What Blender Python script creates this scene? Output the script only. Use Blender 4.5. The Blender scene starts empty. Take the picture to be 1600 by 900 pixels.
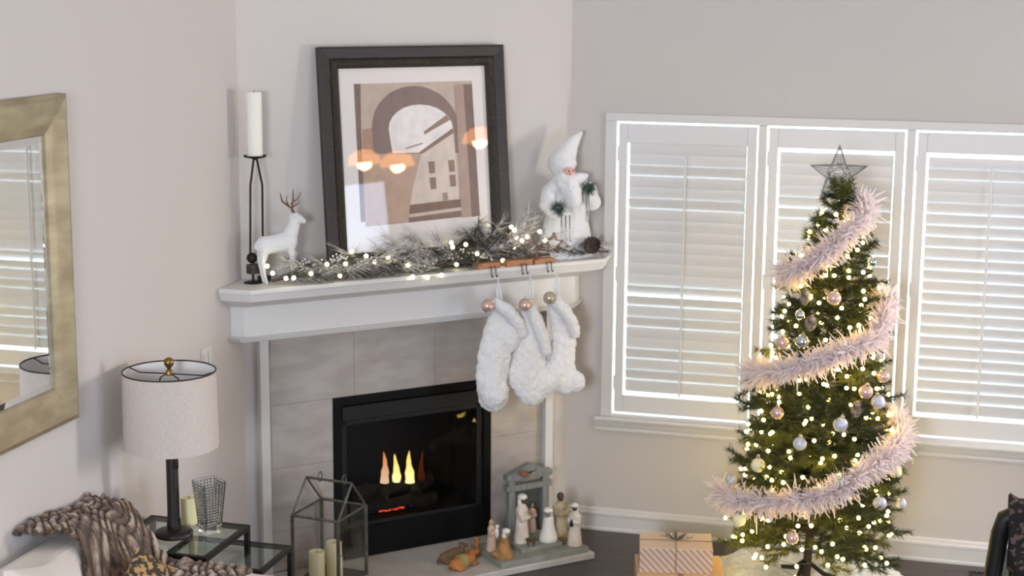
import bpy, math, random
from mathutils import Vector, Matrix, Euler, noise

random.seed(7)
scene = bpy.context.scene
COL = scene.collection
R2 = 2 ** -0.5
PI = math.pi

# ------------------------------------------------------------------ camera
cam_data = bpy.data.cameras.new('camera')
cam = bpy.data.objects.new('camera', cam_data)
COL.objects.link(cam)
cam_data.sensor_width = 36.0
cam_data.lens = 57.988
cam_data.clip_start = 0.05
YAW, PITCH, ROLL = 0.26469917, 0.18519756, 0.00780044
fw = Vector((-math.sin(YAW) * math.cos(PITCH), math.cos(YAW) * math.cos(PITCH), -math.sin(PITCH)))
r0 = Vector((math.cos(YAW), math.sin(YAW), 0))
u0 = r0.cross(fw)
cr = r0 * math.cos(ROLL) + u0 * math.sin(ROLL)
cu = u0 * math.cos(ROLL) - r0 * math.sin(ROLL)
cam.matrix_world = Matrix(((cr.x, cu.x, -fw.x, 2.0133), (cr.y, cu.y, -fw.y, -8.6),
                           (cr.z, cu.z, -fw.z, 3.0057), (0, 0, 0, 1)))
cam_data.dof.use_dof = True
cam_data.dof.focus_distance = 7.1
cam_data.dof.aperture_fstop = 1.9
scene.camera = cam

# ------------------------------------------------------------------ view and light
vs = scene.view_settings
vs.view_transform = 'Standard'
vs.look = 'None'
vs.gamma = 1.0
vs.use_curve_mapping = False
vs.exposure = 0.0

world = bpy.data.worlds.new('daylight')
scene.world = world
world.use_nodes = True
bg = world.node_tree.nodes['Background']
bg.inputs['Color'].default_value = (0.86, 0.98, 1.0, 1)
bg.inputs['Strength'].default_value = 4.5


def area(name, loc, direction, sx, sy, power, color):
    d = bpy.data.lights.new(name, 'AREA')
    d.shape = 'RECTANGLE'
    d.size, d.size_y, d.energy, d.color = sx, sy, power, color
    o = bpy.data.objects.new(name, d)
    COL.objects.link(o)
    o.location = loc
    o.rotation_euler = Vector(direction).to_track_quat('-Z', 'Y').to_euler()
    return o


# windows of the room behind and to the right of the camera
area('back_window_light', (0.9, -10.85, 2.75), (0, 1, -0.03), 1.5, 1.5, 345, (0.85, 0.925, 1.0))
area('patio_door_light', (4.3, -0.06, 1.75), (-0.6, -1, 0), 0.9, 1.2, 215, (1.0, 0.95, 0.9))
area('side_window_light', (6.38, -4.75, 1.45), (-1, 0, 0), 2.6, 2.1, 110, (0.62, 0.76, 1.0))


# ------------------------------------------------------------------ helpers
def lin(c):
    out = []
    for v in c[:3]:
        v = v / 255.0
        out.append(v / 12.92 if v <= 0.04045 else ((v + 0.055) / 1.055) ** 2.4)
    return (out[0], out[1], out[2], 1.0)


def mat(name, col, rough=0.5, metal=0.0, col2=None, vscale=8.0, stretch=None, detail=4.0, bump=0.0, bscale=120.0,
        sheen=0.0, spec=0.5, emit=None, estr=0.0, trans=0.0, ior=1.45, lo=0.35, hi=0.65, subsurf=0.0):
    m = bpy.data.materials.new(name)
    m.use_nodes = True
    nt = m.node_tree
    b = nt.nodes['Principled BSDF']
    b.inputs['Base Color'].default_value = lin(col)
    b.inputs['Roughness'].default_value = rough
    b.inputs['Metallic'].default_value = metal
    b.inputs['Specular IOR Level'].default_value = spec
    b.inputs['IOR'].default_value = ior
    if trans:
        b.inputs['Transmission Weight'].default_value = trans
    if sheen:
        b.inputs['Sheen Weight'].default_value = sheen
    if subsurf:
        b.inputs['Subsurface Weight'].default_value = subsurf
        b.inputs['Subsurface Radius'].default_value = (0.02, 0.015, 0.01)
    if emit:
        b.inputs['Emission Color'].default_value = lin(emit)
        b.inputs['Emission Strength'].default_value = estr
    co = None
    if col2 or bump:
        tc = nt.nodes.new('ShaderNodeTexCoord')
        mp = nt.nodes.new('ShaderNodeMapping')
        nt.links.new(tc.outputs['Object'], mp.inputs['Vector'])
        if stretch:
            mp.inputs['Scale'].default_value = stretch
        co = mp.outputs['Vector']
    if col2:
        n = nt.nodes.new('ShaderNodeTexNoise')
        n.inputs['Scale'].default_value = vscale
        n.inputs['Detail'].default_value = detail
        nt.links.new(co, n.inputs['Vector'])
        rp = nt.nodes.new('ShaderNodeValToRGB')
        rp.color_ramp.elements[0].position = lo
        rp.color_ramp.elements[1].position = hi
        rp.color_ramp.elements[0].color = lin(col)
        rp.color_ramp.elements[1].color = lin(col2)
        nt.links.new(n.outputs['Fac'], rp.inputs['Fac'])
        nt.links.new(rp.outputs['Color'], b.inputs['Base Color'])
    if bump:
        n2 = nt.nodes.new('ShaderNodeTexNoise')
        n2.inputs['Scale'].default_value = bscale
        n2.inputs['Detail'].default_value = 5
        nt.links.new(co, n2.inputs['Vector'])
        bp = nt.nodes.new('ShaderNodeBump')
        bp.inputs['Strength'].default_value = bump
        bp.inputs['Distance'].default_value = 0.01
        nt.links.new(n2.outputs['Fac'], bp.inputs['Height'])
        nt.links.new(bp.outputs['Normal'], b.inputs['Normal'])
    return m


def glass_mat(name, tint=(255, 255, 255), ior=1.5, rough=0.0):
    m = bpy.data.materials.new(name)
    m.use_nodes = True
    nt = m.node_tree
    nt.nodes.remove(nt.nodes['Principled BSDF'])
    out = nt.nodes['Material Output']
    t = nt.nodes.new('ShaderNodeBsdfTransparent')
    t.inputs['Color'].default_value = lin(tint)
    g = nt.nodes.new('ShaderNodeBsdfGlossy')
    g.inputs['Roughness'].default_value = rough
    lw = nt.nodes.new('ShaderNodeLayerWeight')
    lw.inputs['Blend'].default_value = 0.5
    pw_ = nt.nodes.new('ShaderNodeMath')
    pw_.operation = 'POWER'
    pw_.inputs[1].default_value = 5.0
    nt.links.new(lw.outputs['Facing'], pw_.inputs[0])
    f0 = ((ior - 1) / (ior + 1)) ** 2
    ma = nt.nodes.new('ShaderNodeMath')
    ma.operation = 'MULTIPLY_ADD'
    ma.inputs[1].default_value = 1 - f0
    ma.inputs[2].default_value = f0
    nt.links.new(pw_.outputs[0], ma.inputs[0])
    mx = nt.nodes.new('ShaderNodeMixShader')
    nt.links.new(ma.outputs[0], mx.inputs['Fac'])
    nt.links.new(t.outputs['BSDF'], mx.inputs[1])
    nt.links.new(g.outputs['BSDF'], mx.inputs[2])
    nt.links.new(mx.outputs['Shader'], out.inputs['Surface'])
    return m


def emit_mat(name, col, strength):
    m = bpy.data.materials.new(name)
    m.use_nodes = True
    nt = m.node_tree
    nt.nodes.remove(nt.nodes['Principled BSDF'])
    e = nt.nodes.new('ShaderNodeEmission')
    e.inputs['Color'].default_value = lin(col)
    e.inputs['Strength'].default_value = strength
    nt.links.new(e.outputs['Emission'], nt.nodes['Material Output'].inputs['Surface'])
    return m


class MB:
    """collects shapes; build() links them as ONE mesh object"""

    def __init__(self):
        self.v, self.f, self.c = [], [], []
        self.col = None

    def add(self, vs, fs):
        b = len(self.v)
        self.v += [tuple(p) for p in vs]
        for q in fs:
            self.f.append(tuple(b + i for i in q))
            self.c.append(self.col)
        return self

    def box(self, lo, hi, M=None):
        x0, y0, z0 = lo
        x1, y1, z1 = hi
        p = [Vector(q) for q in ((x0, y0, z0), (x1, y0, z0), (x1, y1, z0), (x0, y1, z0),
                                 (x0, y0, z1), (x1, y0, z1), (x1, y1, z1), (x0, y1, z1))]
        if M is not None:
            p = [M @ q for q in p]
        return self.add(p, [(0, 3, 2, 1), (4, 5, 6, 7), (0, 1, 5, 4), (1, 2, 6, 5), (2, 3, 7, 6), (3, 0, 4, 7)])

    def prism(self, poly, z0, z1, poly2=None):
        n = len(poly)
        poly2 = poly2 or poly
        vs = [(x, y, z0) for x, y in poly] + [(x, y, z1) for x, y in poly2]
        fs = [tuple(range(n - 1, -1, -1)), tuple(range(n, 2 * n))]
        fs += [(i, (i + 1) % n, n + (i + 1) % n, n + i) for i in range(n)]
        return self.add(vs, fs)

    def tube(self, pts, r, n=8, cap=True):
        pts = [Vector(p) for p in pts]
        k = len(pts)
        rs = r if isinstance(r, (list, tuple)) else [r] * k
        vs, fs = [], []
        ref = None
        for i, p in enumerate(pts):
            d = (pts[min(i + 1, k - 1)] - pts[max(i - 1, 0)]).normalized()
            if ref is None:
                ref = Vector((0, 0, 1)) if abs(d.z) < 0.9 else Vector((1, 0, 0))
            a = d.cross(ref).normalized()
            b = d.cross(a).normalized()
            ref = -b if False else a.cross(d)
            for j in range(n):
                t = 2 * PI * j / n
                vs.append(p + (a * math.cos(t) + b * math.sin(t)) * rs[i])
        for i in range(k - 1):
            for j in range(n):
                j2 = (j + 1) % n
                fs.append((i * n + j, i * n + j2, (i + 1) * n + j2, (i + 1) * n + j))
        if cap:
            fs.append(tuple(range(n - 1, -1, -1)))
            fs.append(tuple((k - 1) * n + j for j in range(n)))
        return self.add(vs, fs)

    def lathe(self, prof, n=24, c=(0, 0, 0), sx=1.0, sy=1.0, close=False):
        vs, fs = [], []
        k = len(prof)
        for r, z in prof:
            for j in range(n):
                t = 2 * PI * j / n
                vs.append((c[0] + max(r, 1e-4) * math.cos(t) * sx, c[1] + max(r, 1e-4) * math.sin(t) * sy, c[2] + z))
        for i in range(k - 1 if not close else k):
            i2 = (i + 1) % k
            for j in range(n):
                j2 = (j + 1) % n
                fs.append((i * n + j, i * n + j2, i2 * n + j2, i2 * n + j))
        if not close:
            if prof[0][0] > 1e-3:
                fs.append(tuple(range(n - 1, -1, -1)))
            if prof[-1][0] > 1e-3:
                fs.append(tuple((k - 1) * n + j for j in range(n)))
        return self.add(vs, fs)

    def ball(self, c, r, nu=12, nv=8, M=None):
        if not isinstance(r, (list, tuple)):
            r = (r, r, r)
        vs, fs = [], []
        c = Vector(c)
        for i in range(nv + 1):
            a = -PI / 2 + PI * i / nv
            for j in range(nu):
                t = 2 * PI * j / nu
                p = Vector((r[0] * max(math.cos(a), 1e-3) * math.cos(t), r[1] * max(math.cos(a), 1e-3) * math.sin(t), r[2] * math.sin(a)))
                if M is not None:
                    p = M @ p
                vs.append(c + p)
        for i in range(nv):
            for j in range(nu):
                j2 = (j + 1) % nu
                fs.append((i * nu + j, i * nu + j2, (i + 1) * nu + j2, (i + 1) * nu + j))
        fs.append(tuple(range(nu - 1, -1, -1)))
        fs.append(tuple(nv * nu + j for j in range(nu)))
        return self.add(vs, fs)

    def capsule(self, pts, rs, n=10):
        pts = [Vector(p) for p in pts]
        for p, r in zip(pts, rs):
            self.ball(p, r, n, 8)
        return self.tube(pts, list(rs), n)

    def mesh(self, name, smooth=False):
        me = bpy.data.meshes.new(name)
        me.from_pydata(self.v, [], self.f)
        if any(c is not None for c in self.c):
            at = me.attributes.new('tone', 'FLOAT_COLOR', 'FACE')
            for i, c in enumerate(self.c):
                at.data[i].color = lin(c or (128, 128, 128))
        if smooth:
            me.shade_smooth()
            me.set_sharp_from_angle(angle=math.radians(52))
        me.update()
        return me

    def build(self, name, m, parent=None, smooth=False, bevel=0.0, seg=2, loc=None, rot=None):
        me = self.mesh(name, smooth)
        return put(name, me, m, parent, bevel, seg, loc, rot)


def put(name, me, m, parent=None, bevel=0.0, seg=2, loc=None, rot=None):
    if m and not me.materials:
        me.materials.append(m)
    o = bpy.data.objects.new(name, me)
    COL.objects.link(o)
    if parent:
        o.parent = parent
    if loc:
        o.location = loc
    if rot:
        o.rotation_euler = rot
    if bevel:
        b = o.modifiers.new('bevel', 'BEVEL')
        b.width, b.segments, b.limit_method = bevel, seg, 'ANGLE'
    return o


def fuse(o, voxel, smooth_it=6):
    r = o.modifiers.new('fuse', 'REMESH')
    r.mode = 'VOXEL'
    r.voxel_size = voxel
    r.use_smooth_shade = True
    if smooth_it:
        s = o.modifiers.new('soften', 'SMOOTH')
        s.iterations = smooth_it
        s.factor = 0.5
    return o


def fluff(o, strength, size):
    t = bpy.data.textures.new('fluff', 'CLOUDS')
    t.noise_scale = size
    t.noise_depth = 3
    d = o.modifiers.new('fluff', 'DISPLACE')
    d.texture = t
    d.strength = strength
    d.mid_level = 0.5
    return o


def tag(o, label, cat, group=None, kind=None):
    o['label'] = label
    o['category'] = cat
    if group:
        o['group'] = group
    if kind:
        o['kind'] = kind
    return o


def struct(o):
    o['kind'] = 'structure'
    return o


def thing(name, label, cat, loc=(0, 0, 0), rz=0.0, group=None):
    o = bpy.data.objects.new(name, None)
    COL.objects.link(o)
    o.empty_display_size = 0.1
    o.location = loc
    o.rotation_euler = (0, 0, rz)
    return tag(o, label, cat, group)


def Fp(s, o, z):
    """point on the fireplace wall: s along it, o out of it, z up"""
    return Vector((s * R2 + o * R2, s * R2 - o * R2, z))


RF = PI / 4     # rotation of things that face the same way as the fireplace wall

# ------------------------------------------------------------------ materials
m_wall = mat('wall_paint', (206, 199, 195), 0.85, bump=0.04, bscale=300)
m_ceil = mat('ceiling_paint', (232, 230, 226), 0.9)
m_white = mat('white_trim_paint', (216, 213, 211), 0.42, bump=0.02, bscale=150)
m_shut = mat('shutter_paint', (222, 220, 221), 0.4)
m_floor = mat('floor_underlay', (40, 34, 32), 0.6)
m_plank = mat('dark_stained_oak', (62, 55, 54), 0.36, col2=(78, 70, 67), vscale=6, stretch=(1, 14, 14), bump=0.06, bscale=60)
m_tile = mat('grey_stone_tile', (168, 158, 152), 0.13, col2=(182, 173, 167), vscale=5, stretch=(1, 1, 2.5), spec=0.5)
m_grout = mat('grout', (186, 180, 175), 0.8)
m_hearth = mat('hearth_stone', (196, 190, 184), 0.4, col2=(180, 173, 168), vscale=6, bump=0.03)
m_black = mat('black_painted_steel', (7, 7, 7), 0.5, spec=0.2)
m_black2 = mat('dark_bronze_steel', (24, 22, 22), 0.45, spec=0.35)
m_fbin = mat('sooty_brick', (16, 14, 13), 0.9, bump=0.3, bscale=30)
m_log = mat('charred_log', (38, 26, 20), 0.9, col2=(20, 15, 13), vscale=30, bump=0.6, bscale=50)
m_glass = glass_mat('clear_glass')
m_fglass = glass_mat('fire_glass', (235, 232, 230), 1.22)
m_pane = glass_mat('window_pane', (250, 253, 253), 1.45)
m_iron = mat('dark_wrought_iron', (44, 40, 39), 0.5, metal=0.6, bump=0.15, bscale=200)
m_gold = mat('brushed_champagne_gold', (166, 154, 128), 0.48, metal=0.35, col2=(138, 126, 102), vscale=5, stretch=(3, 1, 3), bump=0.05, bscale=40)
m_mirror = mat('mirror_silver', (240, 242, 242), 0.01, metal=1.0)
m_wax = mat('ivory_wax', (240, 236, 226), 0.5, subsurf=0.3)
m_wax_y = mat('butter_wax', (236, 228, 184), 0.5, subsurf=0.3)
m_plush = mat('white_plush', (245, 243, 245), 0.95, sheen=0.6, bump=0.9, bscale=160)
m_fur = mat('white_faux_fur', (240, 238, 236), 0.95, sheen=0.5, bump=1.0, bscale=110)

# ------------------------------------------------------------------ room shell
XL = -1.323          # left wall plane
fl = MB()
fl.box((XL - 0.3, -11.2, -0.2), (6.7, 0.3, -0.012))
fl.box((XL - 0.3, -11.2, -0.05), (6.7, -3.0, 0.0))
fl.box((3.6, -3.0, -0.05), (6.7, 0.0, 0.0))
floor = struct(fl.build('floor', m_floor))
pw = 0.125
plank_mesh = {}
for i in range(24):
    y1 = -i * pw
    x = XL - 0.02 - random.random() * 0.9
    while x < 3.6:
        L = random.choice((1.0, 1.3, 1.6))
        xa, xb = max(x, XL - 0.02), min(x + L, 3.598)
        if xb - xa > 0.08:
            k = round(xb - xa, 2)
            if k not in plank_mesh:
                plank_mesh[k] = MB().box((0, -pw + 0.0012, -0.012), (k - 0.0015, 0, 0.0)).mesh('plank')
                plank_mesh[k].materials.append(m_plank)
            put('plank', plank_mesh[k], None, floor, loc=(xa, y1, random.random() * 0.0004 - 0.0004))
        x += L

H = 5.2
struct(MB().box((XL - 0.15, -11.2, 0), (XL, -1.323, H)).build('wall_left', m_wall))
w = MB()          # wall with the fireplace, in (s, -o, z)
FB0, FB1, FBT, HT = -1.404, -0.487, 0.908, 0.04
w.box((-1.871 - 0.02, 0, 0), (FB0, 0.1, H))
w.box((FB1, 0, 0), (0.02, 0.1, H))
w.box((FB0, 0, FBT), (FB1, 0.1, H))
w.box((FB0, 0, 0), (FB1, 0.1, HT))
wall_f = struct(w.build('wall_fireplace', m_wall, rot=(0, 0, RF)))
WX0, WX1, WZ0, WZ1 = 0.215, 2.595, 0.64, 2.295
w = MB()
w.box((0, 0, 0), (WX0, 0.14, H))
w.box((WX1, 0, 0), (6.7, 0.14, H))
w.box((WX0, 0, 0), (WX1, 0.14, WZ0))
w.box((WX0, 0, WZ1), (WX1, 0.14, H))
wall_w = struct(w.build('wall_window', m_wall))
struct(MB().box((6.45, -11.2, 0), (6.6, 0, H)).build('wall_right', m_wall))
struct(MB().box((XL - 0.15, -11.2, 0), (6.6, -11.0, H)).build('wall_back', m_wall))
struct(MB().box((XL - 0.3, -11.3, H), (6.8, 0.3, H + 0.1)).build('ceiling', m_ceil))

# baseboard under the windows (moulded profile)
prof = [(0, 0), (0.019, 0), (0.019, 0.012), (0.014, 0.02), (0.014, 0.083), (0.019, 0.088), (0.019, 0.1), (0.012, 0.108), (0.010, 0.12), (0.004, 0.128), (0, 0.128)]


def run_profile(x0, x1, prof):
    b = MB()
    n = len(prof)
    vs = [(x0, -p[0], p[1]) for p in prof] + [(x1, -p[0], p[1]) for p in prof]
    fs = [tuple(range(n)), tuple(range(2 * n - 1, n - 1, -1))] + [(i, n + i, n + (i + 1) % n, (i + 1) % n) for i in range(n)]
    return b.add(vs, fs)


struct(run_profile(0.0, 6.45, prof).build('baseboard_window', m_white))
struct(MB().box((XL, -11, 0), (XL + 0.015, -1.34, 0.128)).build('baseboard_left', m_white, bevel=0.004))

# casing round the three shutters: one board each
casing = struct(MB().box((0.195, -0.024, 2.270), (2.615, 0.0, 2.316)).build('trim_1', m_white, bevel=0.004))
for a, b in ((0.195, 0.256), (1.005, 1.048), (1.754, 1.797), (2.554, 2.615)):
    MB().box((a, -0.024, 0.66), (b, 0.012 if 0.3 < a < 2.5 else 0.0, 2.270)).build('casing_board', m_white, casing, bevel=0.004)
MB().box((0.256, -0.02, 0.655), (2.554, 0.0, 0.674)).build('casing_board', m_white, casing)
sill_prof = [(0, 0.574), (0.022, 0.574), (0.026, 0.584), (0.02, 0.596), (0.03, 0.604), (0.04, 0.632), (0.055, 0.638), (0.058, 0.65), (0.055, 0.66), (0, 0.66)]
struct(run_profile(0.168, 2.642, sill_prof).build('trim_2', m_white))

# windows behind the shutters
edges = (WX0, 1.0265, 1.7755, WX1)
for i in range(3):
    a, b = edges[i], edges[i + 1]
    fr = MB()
    fr.box((a, 0.085, WZ0), (a + 0.011, 0.125, WZ1)).box((b - 0.011, 0.085, WZ0), (b, 0.125, WZ1))
    fr.box((a, 0.085, WZ0), (b, 0.125, WZ0 + 0.011)).box((a, 0.085, WZ1 - 0.011), (b, 0.125, WZ1))
    wn = struct(fr.build('window_%d' % (i + 1), m_white))
    MB().box((a + 0.009, 0.103, WZ0 + 0.009), (b - 0.009, 0.107, WZ1 - 0.009)).build('pane', m_pane, wn)

# ------------------------------------------------------------------ shutters
LW, LT = 0.068, 0.006
tones = {}


def louver_mesh(L):
    k = round(L, 3)
    if k not in tones:
        b = MB()
        n = 10
        ring = [(LT / 2 * math.sin(2 * PI * j / n), LW / 2 * math.cos(2 * PI * j / n)) for j in range(n)]
        vs = [(-L / 2, y, z) for y, z in ring] + [(L / 2, y, z) for y, z in ring]
        b.add(vs, [tuple(range(n)), tuple(range(2 * n - 1, n - 1, -1))] + [(i, n + i, n + (i + 1) % n, (i + 1) % n) for i in range(n)])
        me = b.mesh('louver', True)
        me.materials.append(m_shut)
        tones[k] = me
    return tones[k]


def shutter(x0, x1, label, gap_top, gap_bot, tilt, gl, gr):
    """x0..x1 panel; tilt(i, n, z) -> degrees a louver leans from upright"""
    t = thing('plantation_shutter', label, 'shutter', (0, 0, 0), group='white plantation shutters')
    z0, z1 = 0.686, 2.259
    y0, y1 = -0.016, 0.014
    sw = 0.047
    for a, b in ((x0, x0 + sw), (x1 - sw, x1)):
        MB().box((a, y0, z0), (b, y1, z1)).build('stile', m_shut, t, bevel=0.003)
    MB().box((x0 + sw, y0, 2.157), (x1 - sw, y1, z1)).build('rail', m_shut, t, bevel=0.003)
    MB().box((x0 + sw, y0, z0), (x1 - sw, y1, 0.782)).build('rail', m_shut, t, bevel=0.003)
    a, b = x0 + sw + gl, x1 - sw - gr
    zb, zt = 0.782 + gap_bot, 2.157 - gap_top
    n = 23
    p = (zt - zb) / n
    for i in range(n):
        z = zb + p * (i + 0.5)
        th = math.radians(tilt(i, n, z))
        put('louver', louver_mesh(b - a), None, t, loc=((a + b) / 2, 0, z), rot=(th, 0, 0))
    xm = (x0 + x1) / 2
    MB().box((xm - 0.006, -0.052, 0.80), (xm + 0.006, -0.040, 2.10)).build('tilt_rod', m_shut, t, bevel=0.002)
    for z in (0.85, 1.45, 2.1):
        MB().box((x0 - 0.006, -0.02, z - 0.04), (x0 + 0.006, -0.012, z + 0.04)).build('hinge', m_shut, t)
    return t


def tilt_a(i, n, z):
    base = 5 + 1.5 * math.sin(i * 2.3)
    if abs(z - 1.36) < 0.03:
        return 31
    if abs(z - 1.30) < 0.03:
        return 23
    return base if i not in (1, 3, 6, 17, 20) else 20


def tilt_b(i, n, z):
    return 20.5 if i in (5, 8, 11, 13, 14, 17, 18) else 5 + 1.5 * math.sin(i * 1.7)


def tilt_c(i, n, z):
    if z < 1.83:
        return 18.5 + 2.5 * math.sin(i * 2.1)
    return 20 if i in (18, 21) else 5 + 1.5 * math.sin(i * 1.1)


shutter(0.267, 0.995, 'white louvered shutter left of the christmas tree beside the mantel', 0.004, 0.024, tilt_a, 0.011, 0.003)
shutter(1.059, 1.744, 'middle white louvered shutter standing behind the star on the tree', 0.024, 0.012, tilt_b, 0.011, 0.004)
shutter(1.808, 2.544, 'white louvered shutter right of the tree with light striped slats', 0.026, 0.02, tilt_c, 0.011, 0.004)

# ------------------------------------------------------------------ fireplace
tiles = thing('tile_surround', 'grey stone tile surround framing the black firebox', 'tile surround', (0, 0, 0), RF)
b = MB()
b.box((-1.757, -0.004, HT), (FB0, 0, 1.30)).box((FB1, -0.004, HT), (-0.165, 0, 1.30)).box((FB0, -0.004, FBT), (FB1, 0, 1.30))
b.build('grout_bed', m_grout, tiles)
rects = []
for a, c in ((-1.757, FB0), (FB1, -0.165)):
    for z0, z1 in ((HT, 0.252), (0.252, 0.58), (0.58, FBT)):
        rects.append((a, c, z0, z1))
for a, c in ((-1.757, -1.284), (-1.284, -0.82), (-0.82, -0.487), (-0.487, -0.165)):
    rects.append((a, c, FBT, 1.30))
for a, c, z0, z1 in rects:
    g = 0.0006
    MB().box((a + g, -0.012, z0 + g), (c - g, -0.002, z1 - g)).build('tile', m_tile, tiles, bevel=0.0008, seg=1)

hs = MB()
hs.prism([(-1.76, -0.53), (-0.14, -0.53), (-0.14, 0), (-1.76, 0)], 0.0, HT - 0.004)
hearth = hs.build('hearth_slab', m_hearth, bevel=0.006, rot=(0, 0, RF))
tag(hearth, 'pale stone hearth slab on the floor before the firebox', 'hearth')


def wpoly(o, sl, sr):
    """footprint of a mantel layer: front at o, mitred returns to both side walls (world x, y)"""
    p1, p2 = Fp(sl, o, 0), Fp(sr, o, 0)
    e = 0.0
    return [(XL + e, p1.y), (p1.x, p1.y), (p2.x, p2.y), (p2.x, -e), (0.0, -e), (XL + e, -1.323)]


mantel = thing('mantel', 'white painted mantel with crown moulding over the fireplace', 'mantel', (0, 0, 0))
b = MB()
b.prism(wpoly(0.30, -1.94, 0.04), 1.536, 1.559)
b.build('shelf', m_white, mantel, bevel=0.004)
b = MB()
b.prism(wpoly(0.278, -1.932, 0.03), 1.498, 1.536, wpoly(0.292, -1.938, 0.036))
b.prism(wpoly(0.215, -1.925, -0.01), 1.472, 1.498, wpoly(0.27, -1.93, 0.02))
b.prism(wpoly(0.165, -1.92, -0.045), 1.452, 1.472, wpoly(0.205, -1.924, -0.015))
b.build('crown_moulding', m_white, mantel)
b = MB()
b.prism(wpoly(0.15, -1.918, -0.055), 1.302, 1.452)
b.build('header_panel', m_white, mantel, bevel=0.002)
b = MB()
b.prism(wpoly(0.152, -1.93, -0.055), 1.276, 1.302, wpoly(0.166, -1.955, -0.045))
b.build('header_lip', m_white, mantel, bevel=0.002)
for a, c in ((-1.804, -1.757), (-0.165, -0.116)):
    MB().box((a, -0.05, 0.0), (c, 0, 1.276)).build('leg', m_white, mantel, bevel=0.003, rot=(0, 0, RF))

ins = thing('fireplace_insert', 'black gas fireplace insert with lit flames behind glass', 'fireplace', (0, 0, 0), RF)
b = MB()
fo = -0.02
b.box((FB0, fo, HT), (FB0 + 0.045, 0.02, FBT)).box((FB1 - 0.045, fo, HT), (FB1, 0.02, FBT))
b.box((FB0 + 0.045, fo, FBT - 0.045), (FB1 - 0.045, 0.02, FBT)).box((FB0 + 0.045, fo, HT), (FB1 - 0.045, 0.02, HT + 0.16))
b.build('surround_frame', m_black, ins, bevel=0.002)
MB().box((FB0 + 0.045, -0.03, FBT - 0.125), (FB1 - 0.045, -0.005, FBT - 0.05),
         ).build('hood_strip', m_black2, ins, bevel=0.004)
b = MB()
i0, i1, j0, j1 = FB0 + 0.045, FB1 - 0.045, HT + 0.16, FBT - 0.125
b.box((i0, -0.004, j0), (i0 + 0.035, 0.016, j1)).box((i1 - 0.035, -0.004, j0), (i1, 0.016, j1))
b.box((i0, -0.004, j1 - 0.03), (i1, 0.016, j1)).box((i0, -0.004, j0), (i1, 0.016, j0 + 0.02))
b.build('door_frame', m_black2, ins, bevel=0.002)
MB().box((i0 + 0.03, 0.004, j0 + 0.018), (i1 - 0.03, 0.008, j1 - 0.028)).build('pane', m_fglass, ins)
b = MB()
b.box((FB0, 0.42, 0.1), (FB1, 0.44, FBT)).box((FB0, 0.0, HT), (FB0 + 0.01, 0.44, FBT)).box((FB1 - 0.01, 0.0, HT), (FB1, 0.44, FBT))
b.box((FB0, 0.0, FBT - 0.01), (FB1, 0.44, FBT)).box((FB0, 0.0, 0.18), (FB1, 0.44, 0.2))
b.build('firebox_liner', m_fbin, ins)
for (xa, ya, za), (xb, yb, zb), r in (((-1.2, 0.2, 0.3), (-0.72, 0.24, 0.32), 0.05), ((-1.15, 0.14, 0.25), (-0.75, 0.12, 0.25), 0.04),
                                      ((-1.08, 0.1, 0.29), (-0.95, 0.28, 0.37), 0.032), ((-0.88, 0.1, 0.29), (-0.8, 0.28, 0.36), 0.032)):
    P = [Vector((xa, ya, za)).lerp(Vector((xb, yb, zb)), k / 6) + Vector((0, 0, 0.008 * math.sin(k * 2.1))) for k in range(7)]
    MB().tube(P, [r * (0.9 + 0.15 * math.sin(k * 1.7)) for k in range(7)], 10).build('log', m_log, ins, smooth=True)


def flame_mat(name, c0, c1, strength):
    m = bpy.data.materials.new(name)
    m.use_nodes = True
    nt = m.node_tree
    nt.nodes.remove(nt.nodes['Principled BSDF'])
    tc = nt.nodes.new('ShaderNodeTexCoord')
    sx = nt.nodes.new('ShaderNodeSeparateXYZ')
    nt.links.new(tc.outputs['Generated'], sx.inputs['Vector'])
    rp = nt.nodes.new('ShaderNodeValToRGB')
    rp.color_ramp.elements[0].color = lin(c0)
    rp.color_ramp.elements[1].color = lin(c1)
    nt.links.new(sx.outputs['Z'], rp.inputs['Fac'])
    e = nt.nodes.new('ShaderNodeEmission')
    e.inputs['Strength'].default_value = strength
    nt.links.new(rp.outputs['Color'], e.inputs['Color'])
    nt.links.new(e.outputs['Emission'], nt.nodes['Material Output'].inputs['Surface'])
    return m


m_flame = flame_mat('gas_flame', (255, 244, 170), (255, 205, 90), 1.9)
m_flame2 = flame_mat('pale_orange_flame', (255, 226, 190), (255, 150, 70), 1.1)
m_flame3 = flame_mat('dim_flame', (90, 40, 18), (120, 45, 15), 0.7)
m_ember = emit_mat('glowing_ember', (255, 90, 40), 1.3)
m_blue = emit_mat('blue_gas_flame', (70, 70, 230), 1.2)
for s, z0, h, wd, mm, ph in ((-1.055, 0.375, 0.17, 0.024, m_flame2, 0.4), (-0.985, 0.37, 0.155, 0.024, m_flame, 1.6),
                             (-0.905, 0.355, 0.175, 0.027, m_flame, 2.8), (-0.835, 0.36, 0.16, 0.018, m_flame3, 4.0)):
    P = [(s + 0.010 * math.sin(ph + 3.2 * k / 9) * k / 9, 0.12, z0 + h * k / 9) for k in range(10)]
    R = [wd * (0.85 + 0.5 * math.sin(PI * min(1, k / 5)) * 0.4) * (1 - k / 9.0) ** 0.7 * (1 + 0.12 * math.sin(ph * 3 + k * 1.9)) + 0.0012 for k in range(10)]
    MB().tube(P, R, 10).build('flame', mm, ins, smooth=True)
for k in range(9):
    s = -1.085 + 0.016 * k + random.random() * 0.004
    MB().ball((s, 0.11, 0.226 + 0.004 * math.sin(k * 2)), (0.010 + 0.004 * random.random(), 0.008, 0.006), 8, 6).build('ember', m_ember, ins)
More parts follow.
